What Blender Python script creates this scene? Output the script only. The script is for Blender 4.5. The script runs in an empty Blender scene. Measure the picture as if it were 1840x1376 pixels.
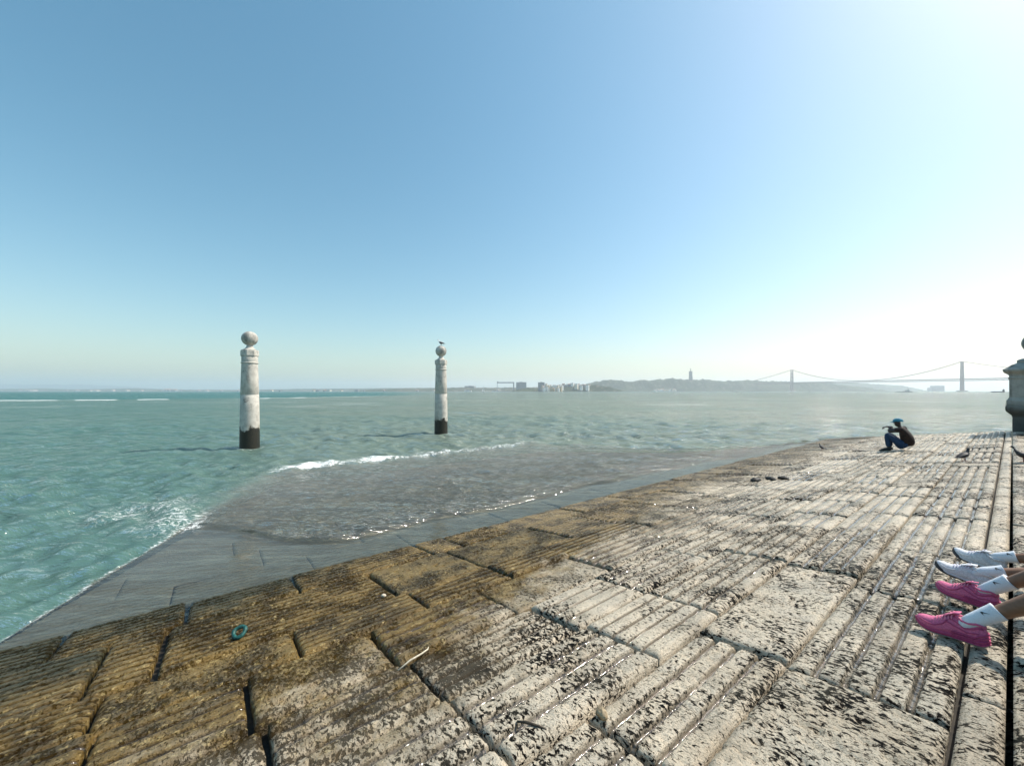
import bpy, bmesh, math, random
import numpy as np
from mathutils import Vector, Matrix, Euler

random.seed(7)
RNG = np.random.default_rng(11)
S = bpy.context.scene
COL = S.collection
R = math.radians

# ------------------------------------------------------------------ camera, sky, sun, exposure
EYE = 2.27                                   # eye height above the water (water = z 0)
cam_d = bpy.data.cameras.new('camera'); cam = bpy.data.objects.new('camera', cam_d); COL.objects.link(cam)
cam.location = (0, 0, EYE); cam.rotation_euler = (R(90), 0, 0)
cam_d.sensor_width = 36; cam_d.lens = 36 * 691 / 1840; cam_d.shift_y = 15 / 1840
cam_d.clip_start = 0.05; cam_d.clip_end = 40000
S.camera = cam

SUN_AZ, SUN_EL = 73.0, 50.0                  # degrees right of the view direction / above the horizon
W = bpy.data.worlds.new('World'); S.world = W; W.use_nodes = True
wn = W.node_tree; wn.nodes.clear()
sky = wn.nodes.new('ShaderNodeTexSky'); sky.sky_type = 'NISHITA'; sky.sun_disc = False
sky.sun_elevation = R(SUN_EL); sky.sun_rotation = R(SUN_AZ)
sky.air_density = 1.25; sky.dust_density = 1.25; sky.ozone_density = 1.0; sky.altitude = 0
bg = wn.nodes.new('ShaderNodeBackground'); bg.inputs['Strength'].default_value = 0.125
wo = wn.nodes.new('ShaderNodeOutputWorld')
# the photograph's colour response: red a little steeper than green and blue
wsep = wn.nodes.new('ShaderNodeSeparateColor'); wcmb = wn.nodes.new('ShaderNodeCombineColor'); wn.links.new(sky.outputs[0], wsep.inputs[0])
def wmath(op, a_, b_):
    o = wn.nodes.new('ShaderNodeMath'); o.operation = op
    for i_, v_ in enumerate((a_, b_)):
        if isinstance(v_, bpy.types.NodeSocket): wn.links.new(v_, o.inputs[i_])
        else: o.inputs[i_].default_value = v_
    return o.outputs[0]
wn.links.new(wmath('MULTIPLY', wmath('POWER', wmath('MULTIPLY', wsep.outputs[0], .129), 1.3), 1.3 / .1675), wcmb.inputs[0])
wn.links.new(wmath('MULTIPLY', wsep.outputs[1], .965), wcmb.inputs[1]); wn.links.new(wmath('MULTIPLY', wsep.outputs[2], .955), wcmb.inputs[2])
wn.links.new(wcmb.outputs[0], bg.inputs['Color']); wn.links.new(bg.outputs[0], wo.inputs['Surface'])

sl = bpy.data.lights.new('sun', 'SUN'); sl.energy = 4.0; sl.angle = R(0.55); sl.color = (1.0, 0.94, 0.82)
sun = bpy.data.objects.new('sun', sl); COL.objects.link(sun)
sdir = Vector((math.sin(R(SUN_AZ)) * math.cos(R(SUN_EL)), math.cos(R(SUN_AZ)) * math.cos(R(SUN_EL)), math.sin(R(SUN_EL))))
sun.rotation_euler = sdir.to_track_quat('Z', 'Y').to_euler(); sun.location = sdir * 50

S.view_settings.view_transform = 'Standard'; S.view_settings.look = 'None'
S.view_settings.exposure = 0.42; S.view_settings.gamma = 1.0; S.view_settings.use_curve_mapping = False
S.render.engine = 'CYCLES'
S.cycles.use_denoising = True
S.cycles.max_bounces = 6; S.cycles.diffuse_bounces = 2; S.cycles.glossy_bounces = 2
S.cycles.transmission_bounces = 4; S.cycles.transparent_max_bounces = 8; S.cycles.volume_bounces = 1
S.cycles.sample_clamp_indirect = 4.0; S.cycles.caustics_reflective = False; S.cycles.caustics_refractive = False

# ------------------------------------------------------------------ helpers
U = np.array([.793, .609]); V = np.array([-.609, .793])      # along the courses / down the ramp
RAMP_ROT = math.atan2(.609, .793)
Z0, SLOPE, DW = .82, .15, 5.42
def ztop(d):
    d = np.asarray(d, float)
    return np.where(d < DW, Z0 - SLOPE * d, -.018 - .045 * (d - DW))
def td(t, d, z=0.0):
    return Vector((t * U[0] + d * V[0], t * U[1] + d * V[1], z))

def tag(o, label=None, cat=None, group=None, kind=None):
    if label: o['label'] = label
    if cat: o['category'] = cat
    if group: o['group'] = group
    if kind: o['kind'] = kind
    return o
def empty(name, loc=(0, 0, 0), rz=0.0):
    o = bpy.data.objects.new(name, None); COL.objects.link(o); o.location = loc; o.rotation_euler = (0, 0, rz)
    o.empty_display_size = .1
    return o
def link(name, me, mat=None, parent=None, smooth=True):
    o = bpy.data.objects.new(name, me); COL.objects.link(o)
    if mat is not None:
        for m in (mat if isinstance(mat, (list, tuple)) else [mat]): me.materials.append(m)
    if smooth: me.polygons.foreach_set('use_smooth', [True] * len(me.polygons))
    if parent is not None: o.parent = parent
    return o
def pydata(name, v, f, mat=None, parent=None, smooth=True):
    me = bpy.data.meshes.new(name); me.from_pydata([tuple(p) for p in v], [], [tuple(q) for q in f]); me.update()
    return link(name, me, mat, parent, smooth)
def grid_mesh(name, P, close=False):
    """P: (n, m, 3) array -> mesh of quads, built fast"""
    n, m, _ = P.shape
    me = bpy.data.meshes.new(name)
    me.vertices.add(n * m); me.vertices.foreach_set('co', P.reshape(-1).astype(np.float32))
    i = np.arange(n - 1)[:, None] * m + np.arange(m - 1)[None, :]
    q = np.stack([i, i + m, i + m + 1, i + 1], -1).reshape(-1, 4)
    me.loops.add(q.size); me.loops.foreach_set('vertex_index', q.reshape(-1).astype(np.int32))
    me.polygons.add(len(q)); me.polygons.foreach_set('loop_start', (np.arange(len(q)) * 4).astype(np.int32))
    me.polygons.foreach_set('loop_total', np.full(len(q), 4, np.int32))
    me.update(calc_edges=True)
    return me
def fattr(me, name, a):
    at = me.attributes.new(name, 'FLOAT', 'POINT'); at.data.foreach_set('value', np.ascontiguousarray(a.reshape(-1), np.float32))

class MB:
    """collects simple shapes, built as ONE mesh"""
    def __init__(s): s.v = []; s.f = []; s.m = []
    def add(s, v, f, mi=0):
        k = len(s.v); s.v += [tuple(p) for p in v]; s.f += [tuple(i + k for i in q) for q in f]; s.m += [mi] * len(f); return s
    def box(s, x0, x1, y0, y1, z0, z1, mi=0):
        v = [(x0, y0, z0), (x1, y0, z0), (x1, y1, z0), (x0, y1, z0), (x0, y0, z1), (x1, y0, z1), (x1, y1, z1), (x0, y1, z1)]
        return s.add(v, [(0, 3, 2, 1), (4, 5, 6, 7), (0, 1, 5, 4), (1, 2, 6, 5), (2, 3, 7, 6), (3, 0, 4, 7)], mi)
    def tube(s, pts, rad, n=8, mi=0, cap=True):
        pts = [Vector(p) for p in pts]; rad = rad if isinstance(rad, (list, tuple)) else [rad] * len(pts)
        v = []; f = []; prev = None
        for i, p in enumerate(pts):
            d = (pts[min(i + 1, len(pts) - 1)] - pts[max(i - 1, 0)]).normalized()
            a = Vector((0, 0, 1)) if prev is None else prev
            if abs(a.dot(d)) > .95: a = Vector((1, 0, 0))
            b = d.cross(a).normalized(); a = b.cross(d).normalized(); prev = a
            for k in range(n):
                g = 2 * math.pi * k / n; v.append(p + (a * math.cos(g) + b * math.sin(g)) * rad[i])
        for i in range(len(pts) - 1):
            for k in range(n): f.append((i * n + k, i * n + (k + 1) % n, (i + 1) * n + (k + 1) % n, (i + 1) * n + k))
        if cap: f.append(tuple(range(n))[::-1]); f.append(tuple((len(pts) - 1) * n + k for k in range(n)))
        return s.add(v, f, mi)
    def lathe(s, prof, n=32, mi=0, rot=0.0, cx=0, cy=0):
        v = []; f = []
        for (r, z) in prof:
            for k in range(n):
                g = 2 * math.pi * k / n + rot; v.append((cx + r * math.cos(g), cy + r * math.sin(g), z))
        for i in range(len(prof) - 1):
            for k in range(n): f.append((i * n + k, i * n + (k + 1) % n, (i + 1) * n + (k + 1) % n, (i + 1) * n + k))
        f.append(tuple(range(n))[::-1]); f.append(tuple((len(prof) - 1) * n + k for k in range(n)))
        return s.add(v, f, mi)
    def ell(s, c, r, n=12, m=8, mi=0):
        v = []; f = []
        for i in range(m + 1):
            a = math.pi * i / m
            for k in range(n):
                g = 2 * math.pi * k / n
                v.append((c[0] + r[0] * math.sin(a) * math.cos(g), c[1] + r[1] * math.sin(a) * math.sin(g), c[2] - r[2] * math.cos(a)))
        for i in range(m):
            for k in range(n): f.append((i * n + k, i * n + (k + 1) % n, (i + 1) * n + (k + 1) % n, (i + 1) * n + k))
        return s.add(v, f, mi)
    def build(s, name, mat=None, parent=None, smooth=True):
        o = pydata(name, s.v, s.f, mat, parent, smooth)
        if any(s.m): o.data.polygons.foreach_set('material_index', s.m)
        return o
def loft(sections, closed=True, cap=True):
    """sections: list of equal length point lists -> verts, faces"""
    n = len(sections[0]); v = [p for s_ in sections for p in s_]; f = []
    for i in range(len(sections) - 1):
        for k in range(n if closed else n - 1):
            f.append((i * n + k, i * n + (k + 1) % n, (i + 1) * n + (k + 1) % n, (i + 1) * n + k))
    if cap and closed: f.append(tuple(range(n))[::-1]); f.append(tuple((len(sections) - 1) * n + k for k in range(n)))
    return v, f

# vectorised gradient noise
_perm = RNG.permutation(512)
def _h(ix, iy, seed):
    return _perm[(_perm[(ix + seed * 17) & 511] + iy) & 511]
def pnoise(x, y, seed=0):
    x = np.asarray(x, float); y = np.asarray(y, float)
    ix = np.floor(x).astype(int); iy = np.floor(y).astype(int); fx = x - ix; fy = y - iy
    def g(a, b, dx, dy):
        an = _h(a, b, seed) * (2 * math.pi / 512); return np.cos(an) * dx + np.sin(an) * dy
    ux = fx * fx * fx * (fx * (fx * 6 - 15) + 10); uy = fy * fy * fy * (fy * (fy * 6 - 15) + 10)
    a = g(ix, iy, fx, fy); b = g(ix + 1, iy, fx - 1, fy); c = g(ix, iy + 1, fx, fy - 1); d = g(ix + 1, iy + 1, fx - 1, fy - 1)
    return 1.5 * ((a * (1 - ux) + b * ux) * (1 - uy) + (c * (1 - ux) + d * ux) * uy)
def fbm(x, y, o=4, seed=0):
    r = 0; a = 1; t = 0
    for k in range(o):
        r = r + a * pnoise(x * 2 ** k + 13.7 * k, y * 2 ** k - 7.1 * k, seed + k); t += a; a *= .5
    return r / t
def sst(a, b, x):
    q = np.clip((x - a) / (b - a), 0, 1); return q * q * (3 - 2 * q)

# ------------------------------------------------------------------ materials
class NT:
    def __init__(s, name):
        s.mat = bpy.data.materials.new(name); s.mat.use_nodes = True; s.t = s.mat.node_tree; s.t.nodes.clear()
        s.out = s.n('OutputMaterial')
    def n(s, typ, **kw):
        o = s.t.nodes.new('ShaderNode' + typ)
        for k, v in kw.items(): setattr(o, k, v)
        return o
    def set(s, sock, v):
        if isinstance(v, bpy.types.NodeSocket): s.t.links.new(v, sock)
        elif isinstance(v, (tuple, list)) and len(v) == 3 and sock.type == 'RGBA': sock.default_value = (*v, 1)
        else: sock.default_value = v
    def math(s, op, a, b=0.0, c=None, clamp=False):
        o = s.n('Math', operation=op, use_clamp=clamp); s.set(o.inputs[0], a); s.set(o.inputs[1], b)
        if c is not None: s.set(o.inputs[2], c)
        return o.outputs[0]
    def mix(s, f, a, b, blend='MIX'):
        o = s.n('Mix', data_type='RGBA', blend_type=blend); s.set(o.inputs[0], f); s.set(o.inputs[6], a); s.set(o.inputs[7], b); return o.outputs[2]
    def mixf(s, f, a, b):
        o = s.n('Mix', data_type='FLOAT'); s.set(o.inputs[0], f); s.set(o.inputs[2], a); s.set(o.inputs[3], b); return o.outputs[0]
    def ramp(s, x, a, b, lo=0.0, hi=1.0):
        o = s.n('MapRange', interpolation_type='SMOOTHSTEP'); s.set(o.inputs[0], x)
        for i, v in zip((1, 2, 3, 4), (a, b, lo, hi)): s.set(o.inputs[i], v)
        return o.outputs[0]
    def noise(s, vec, scale, det=4, rough=.55, dist=0.0, stretch=None, loc=None):
        if stretch or loc:
            m = s.n('Mapping'); s.t.links.new(vec, m.inputs[0])
            if stretch: m.inputs['Scale'].default_value = stretch
            if loc: m.inputs['Location'].default_value = loc
            vec = m.outputs[0]
        o = s.n('TexNoise'); s.t.links.new(vec, o.inputs['Vector']); o.inputs['Scale'].default_value = scale
        o.inputs['Detail'].default_value = det; o.inputs['Roughness'].default_value = rough; o.inputs['Distortion'].default_value = dist
        return o.outputs[0]
    def bump(s, h, strength=.5, dist=.01, normal=None):
        o = s.n('Bump'); o.inputs['Strength'].default_value = strength; o.inputs['Distance'].default_value = dist
        s.set(o.inputs['Height'], h)
        if normal is not None: s.set(o.inputs['Normal'], normal)
        return o.outputs[0]
    def bsdf(s, col, rough=.6, normal=None, spec=.5, metal=0.0, **kw):
        o = s.n('BsdfPrincipled'); s.set(o.inputs['Base Color'], col); s.set(o.inputs['Roughness'], rough)
        s.set(o.inputs['Specular IOR Level'], spec); o.inputs['Metallic'].default_value = metal
        if normal is not None: s.set(o.inputs['Normal'], normal)
        for k, v in kw.items(): s.set(o.inputs[k], v)
        return o.outputs[0]
    def done(s, sh): s.t.links.new(sh, s.out.inputs['Surface']); return s.mat
    def pos(s): return s.n('NewGeometry').outputs['Position']
    def obj(s): return s.n('TexCoord').outputs['Object']
    def attr(s, name): return s.n('Attribute', attribute_name=name).outputs['Fac']

def simple(name, col, rough=.6, var=.25, scale=20, bump=0.0, spec=.5, metal=0.0, use_obj=True, **kw):
    m = NT(name); p = m.obj() if use_obj else m.pos()
    n = m.noise(p, scale, 4)
    f = m.ramp(n, .3, .7, 1 - var, 1 + var)
    v = m.n('Vector' + 'Math', operation='SCALE'); v.inputs[0].default_value = col; m.set(v.inputs['Scale'], f)
    nb = m.bump(n, bump, .01) if bump else None
    return m.done(m.bsdf(v.outputs[0], rough, nb, spec, metal, **kw))

def stone_mat():
    m = NT('quay_stone'); p = m.pos()
    rot = m.n('VectorRotate', rotation_type='Z_AXIS'); m.set(rot.inputs['Vector'], p); rot.inputs['Angle'].default_value = -RAMP_ROT
    q = rot.outputs[0]
    sep = m.n('SeparateXYZ'); m.set(sep.inputs[0], q); t, d, z = sep.outputs
    oi = m.n('ObjectInfo'); rnd = oi.outputs['Random']; sc_ = m.n('SeparateColor'); m.set(sc_.inputs[0], oi.outputs['Color']); opit, ostain = sc_.outputs[0], sc_.outputs[1]
    # ---- tidal zones, by height on the ramp
    big = m.noise(q, .9, 4, .6)
    med = m.noise(q, 5.0, 5, .65)
    tt = m.math('MULTIPLY', m.math('MAXIMUM', t, -1.0), .21)
    db = m.math('SUBTRACT', d, m.math('MINIMUM', tt, 1.75))
    dn = m.math('ADD', db, m.math('MULTIPLY', m.math('SUBTRACT', big, .5), 1.5))
    dn = m.math('ADD', dn, m.math('MULTIPLY', m.math('SUBTRACT', med, .5), 1.9))
    dn = m.math('ADD', dn, m.math('MULTIPLY', m.math('SUBTRACT', rnd, .5), .35))
    dn = m.math('ADD', dn, m.math('MULTIPLY', m.math('SUBTRACT', ostain, .5), 3.0))
    algae = m.ramp(dn, 1.45, 2.65)
    # ---- pits (erosion hollows, their shade painted in near black), elongated across the courses
    st = (1.0, .52, 1.0)
    n1 = m.noise(q, 52, 5, .62, .5, stretch=st)
    n2 = m.noise(q, 3.2, 3, .5)
    n3 = m.noise(q, 130, 3, .6, .3, stretch=(1.0, .5, 1.0))
    thr = m.math('ADD', .457, m.math('MULTIPLY', m.math('SUBTRACT', n2, .5), -.42))
    thr = m.math('ADD', thr, m.math('MULTIPLY', m.math('SUBTRACT', opit, .5), .22))
    pit = m.ramp(m.math('SUBTRACT', thr, n1), -.014, .045)
    pit2 = m.ramp(n3, .42, .34)
    pits = m.math('MAXIMUM', pit, m.math('MULTIPLY', pit2, .6))
    # ---- colours
    pale = m.mix(m.ramp(med, .35, .7), (.68, .57, .42), (.55, .475, .37))
    pale = m.mix(m.math('MULTIPLY', m.ramp(big, .45, .7), .45), pale, (.36, .34, .27))
    pale = m.mix(m.math('MULTIPLY', rnd, .25), pale, (.60, .54, .43))
    pale = m.mix(m.math('MULTIPLY', m.ramp(m.noise(q, 1.7, 5, .65, .3, loc=(9, 2, 0)), .48, .66), .5), pale, (.34, .27, .18))
    gold = m.mix(m.ramp(n2, .35, .65), (.068, .040, .008), (.205, .125, .026))
    gold = m.mix(m.math('MULTIPLY', m.ramp(m.noise(q, 24, 5, .75), .54, .64), .8), gold, (.50, .37, .15))
    green = m.math('MULTIPLY', m.ramp(m.math('SUBTRACT', dn, m.math('MULTIPLY', t, .10)), 4.2, 5.2), .85)
    gold = m.mix(green, gold, (.026, .028, .008))
    col = m.mix(algae, pale, gold)
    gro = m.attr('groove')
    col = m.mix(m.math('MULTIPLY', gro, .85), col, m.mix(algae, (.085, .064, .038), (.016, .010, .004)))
    pcol = m.mix(algae, (.005, .0045, .004), (.012, .008, .003))
    col = m.mix(m.math('MULTIPLY', pits, m.math('SUBTRACT', 1.0, m.math('MULTIPLY', algae, .38))), col, pcol)
    # submerged paving is grey brown and smooth with silt
    sub = m.ramp(d, DW - .03, DW + .03)
    silt = m.mix(m.ramp(med, .3, .7), (.31, .275, .20), (.42, .375, .28))
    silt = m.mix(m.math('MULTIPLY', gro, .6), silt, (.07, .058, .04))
    col = m.mix(sub, col, silt)
    # ---- relief
    h = m.math('MULTIPLY', pits, -1.0)
    h = m.math('ADD', h, m.math('MULTIPLY', m.noise(q, 60, 5, .7), .9))
    h = m.math('MULTIPLY', h, m.math('SUBTRACT', 1.0, m.math('MULTIPLY', gro, .92)))
    nb = m.bump(h, 1.0, .016)
    # ---- wetness
    wet = m.ramp(m.noise(q, 2.3, 4, .6, loc=(3, 8, 1)), .46, .6)
    wet = m.math('MAXIMUM', m.math('MULTIPLY', wet, .55), m.math('MULTIPLY', algae, .75))
    wet = m.math('MAXIMUM', wet, m.math('MULTIPLY', gro, .7))
    rough = m.mixf(wet, .50, .22)
    rough = m.mixf(m.ramp(gro, .5, .9), rough, .07)
    spec = m.math('SUBTRACT', .5, m.math('MULTIPLY', pits, .46))
    col = m.mix(m.math('MULTIPLY', wet, m.math('MULTIPLY', m.math('SUBTRACT', 1.0, algae), .30)), col, (.14, .125, .09))
    kw = {'Coat Weight': m.math('MULTIPLY', m.ramp(gro, .45, .85), m.ramp(d, .0, 1.0, .45, 1.0)), 'Coat Roughness': .05, 'Coat IOR': 1.6}
    return m.done(m.bsdf(col, rough, nb, spec, **kw))
M = {}
M['stone'] = stone_mat()
M['bed'] = simple('joint_silt', (.022, .017, .011), .8, .4, 30, .4, use_obj=False)

def column_mat():
    m = NT('column_stone'); p = m.obj(); sep = m.n('SeparateXYZ'); m.set(sep.inputs[0], p); z = sep.outputs[2]
    a = m.noise(p, 6, 5, .65); b = m.noise(p, 30, 4, .6); c = m.noise(p, 3.0, 4, .7, stretch=(1, 1, .22))
    base = m.mix(m.ramp(a, .35, .7), (.62, .585, .52), (.46, .43, .38))
    base = m.mix(m.math('MULTIPLY', m.ramp(c, .52, .72), .65), base, (.25, .235, .205))
    crk = m.ramp(m.math('ABSOLUTE', m.math('SUBTRACT', m.noise(p, 2.2, 5, .6, .5, loc=(4, 2, 1)), .5)), .012, .003)
    base = m.mix(m.math('MULTIPLY', crk, m.ramp(m.noise(p, 1.2, 2), .5, .6)), base, (.12, .11, .09))
    top = m.ramp(z, 3.9, 4.3)
    base = m.mix(m.math('MULTIPLY', m.math('MULTIPLY', top, m.ramp(c, .4, .6)), .75), base, (.17, .165, .15))
    edge = m.math('ADD', m.math('SUBTRACT', z, .76), m.math('MULTIPLY', m.math('SUBTRACT', m.noise(p, 5, 6, .75), .5), 1.0))
    alg = m.ramp(edge, .03, -.02)
    slime = m.mix(m.ramp(b, .4, .7), (.012, .012, .009), (.035, .03, .015))
    stain = m.math('MULTIPLY', m.ramp(edge, .35, .0), m.ramp(c, .45, .6))
    base = m.mix(m.math('MULTIPLY', stain, .6), base, (.20, .17, .11))
    col = m.mix(alg, base, slime)
    return m.done(m.bsdf(col, m.mixf(alg, .75, .45), m.bump(m.math('ADD', a, b), .5, .015), .4))
M['column'] = column_mat()
def pier_mat():
    m = NT('weathered_pier_stone'); p = m.pos(); a = m.noise(p, 4, 5, .65); c = m.noise(p, 2.2, 4, .7, stretch=(1, 1, .25)); b = m.noise(p, 40, 3)
    col = m.mix(m.ramp(a, .35, .7), (.42, .41, .37), (.29, .29, .26))
    col = m.mix(m.math('MULTIPLY', m.ramp(c, .45, .65), .8), col, (.13, .13, .115))
    sep = m.n('SeparateXYZ'); m.set(sep.inputs[0], p)
    low = m.ramp(m.math('ADD', sep.outputs[2], m.math('MULTIPLY', a, .4)), 2.15, 1.75)
    col = m.mix(m.math('MULTIPLY', low, .8), col, (.05, .047, .037))
    return m.done(m.bsdf(col, .8, m.bump(m.math('ADD', a, b), .5, .012), .3))
M['pier'] = pier_mat()

def water_mat():
    m = NT('river_water'); p = m.pos()
    geo = m.n('NewGeometry')
    murk = m.attr('murk'); foam = m.attr('foam'); blue = m.attr('blue'); calm = m.attr('calm'); shal = m.attr('shallow')
    n1 = m.noise(p, 1.1, 4, .6, .4, stretch=(.8, 1.25, 1)); n2 = m.noise(p, 5.0, 4, .6, .5, stretch=(.75, 1.3, 1)); n3 = m.noise(p, .22, 3, .55, stretch=(.7, 1.3, 1)); n4 = m.noise(p, 13.0, 3, .6, .3, stretch=(.7, 1.35, 1))
    h = m.math('ADD', m.math('MULTIPLY', n1, .75), m.math('MULTIPLY', n2, .34))
    h = m.math('ADD', h, m.math('MULTIPLY', n3, 2.6)); h = m.math('ADD', h, m.math('MULTIPLY', n4, .085))
    gus = m.math('ADD', m.math('MULTIPLY', m.noise(p, .55, 5, .65, .3, stretch=(.38, 1.5, 1)), .6), m.math('MULTIPLY', m.noise(p, .09, 4, .6, .3, stretch=(.4, 1.5, 1)), .4))
    h = m.math('MULTIPLY', h, m.ramp(gus, .34, .66, .45, 1.6))
    h = m.math('MULTIPLY', h, m.math('SUBTRACT', 1.0, m.math('MULTIPLY', calm, .975)))
    nrm = m.bump(h, 1.0, .25); nrm_b = m.bump(h, 1.0, .07)
    patch = m.noise(p, .035, 3, .5, stretch=(.5, 1.6, 1))
    body = m.mix(m.ramp(patch, .35, .65), (.185, .212, .168), (.150, .195, .155))
    body = m.mix(blue, body, (.022, .130, .116))
    body = m.mix(shal, body, (.29, .295, .265))
    dif = m.n('BsdfDiffuse'); m.set(dif.inputs['Color'], body); m.set(dif.inputs['Normal'], nrm_b)
    tr = m.n('BsdfTransparent'); tr.inputs[0].default_value = (.93, .95, .90, 1)
    mx = m.n('MixShader'); m.set(mx.inputs[0], murk); m.set(mx.inputs[1], tr.outputs[0]); m.set(mx.inputs[2], dif.outputs[0])
    gl = m.n('BsdfGlossy'); gl.inputs['Roughness'].default_value = .07; m.set(gl.inputs['Normal'], nrm)
    fr = m.n('Fresnel'); fr.inputs['IOR'].default_value = 1.72; m.set(fr.inputs['Normal'], nrm)
    ms = m.n('MixShader'); m.set(ms.inputs[0], m.math('MINIMUM', m.math('MULTIPLY', fr.outputs[0], m.math('SUBTRACT', 1.1, m.math('MULTIPLY', shal, m.math('ADD', .15, m.math('MULTIPLY', calm, .28))))), .95)); m.set(ms.inputs[1], mx.outputs[0]); m.set(ms.inputs[2], gl.outputs[0])
    fn = m.noise(p, 4.0, 6, .75, 1.2); fn2 = m.noise(p, 22.0, 4, .7, .6)
    fm = m.math('ADD', m.math('MULTIPLY', fn, .7), m.math('MULTIPLY', fn2, .3))
    fk = m.ramp(m.math('ADD', fm, m.math('MULTIPLY', foam, .40)), .70, .78)
    fk = m.math('MULTIPLY', fk, m.ramp(foam, .02, .15))
    wv = m.n('VectorMath', operation='ADD'); m.set(wv.inputs[0], p); nv = m.n('TexNoise'); m.set(nv.inputs['Vector'], p); nv.inputs['Scale'].default_value = 2.5; nv.inputs['Detail'].default_value = 3
    m.set(wv.inputs[1], nv.outputs['Color']); vo = m.n('TexVoronoi', feature='DISTANCE_TO_EDGE'); m.set(vo.inputs['Vector'], wv.outputs[0]); vo.inputs['Scale'].default_value = 5.5
    lace = m.math('MULTIPLY', m.ramp(vo.outputs['Distance'], .075, .015), m.math('MULTIPLY', m.ramp(foam, .10, .5), m.ramp(fn, .40, .58)))
    fk = m.math('MAXIMUM', fk, lace)
    fd = m.bsdf((.80, .82, .80), .7, m.bump(fm, .9, .05), .3)
    me = m.n('MixShader'); m.set(me.inputs[0], fk); m.set(me.inputs[1], ms.outputs[0]); m.set(me.inputs[2], fd)
    return m.done(me.outputs[0])
M['water'] = water_mat()

def px(x, D):            # photo column at depth D -> X in metres
    return (x - 920) / 691 * D
def pz(y, D):            # photo row at depth D -> height in metres
    return EYE + (703 - y) / 691 * D

# ------------------------------------------------------------------ the ramp: bed and slabs
def tleft(d): return -1.57 + .411 * (d - 5.63)
RD = np.array([-1, 5.42, 6.0, 8.1, 12.7]); RT = np.array([23.6, 23.4, 19.6, 14.2, 10.9])
def tright(d): return np.interp(d, RD, RT)
DEND = 12.45
ramp = None
def make_bed():
    ds = np.concatenate([np.linspace(.05, DEND, 80), [DEND]]); n = 60
    P = np.zeros((len(ds), n + 2, 3))
    for i, d in enumerate(ds):
        t = np.linspace(tleft(d) + .03, tright(d) - .03, n)
        t = np.concatenate([[t[0]], t, [t[-1]]])
        P[i, :, 0] = t; P[i, :, 1] = d
        P[i, :, 2] = ztop(d) - np.where(d < DW, .075, .014)
        P[i, 0, 2] = P[i, -1, 2] = -1.2
        if i == len(ds) - 1: P[i, :, 2] = -1.2
    me = grid_mesh('stone_ramp', P[:, ::-1])
    fattr(me, 'groove', np.zeros(P.shape[:2]))
    o = link('stone_ramp', me, M['bed'])
    o.rotation_euler = (0, 0, RAMP_ROT)
    return tag(o, 'sloping stone landing ramp running down into the water', 'ramp', kind='structure')
ramp = make_bed()

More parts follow.
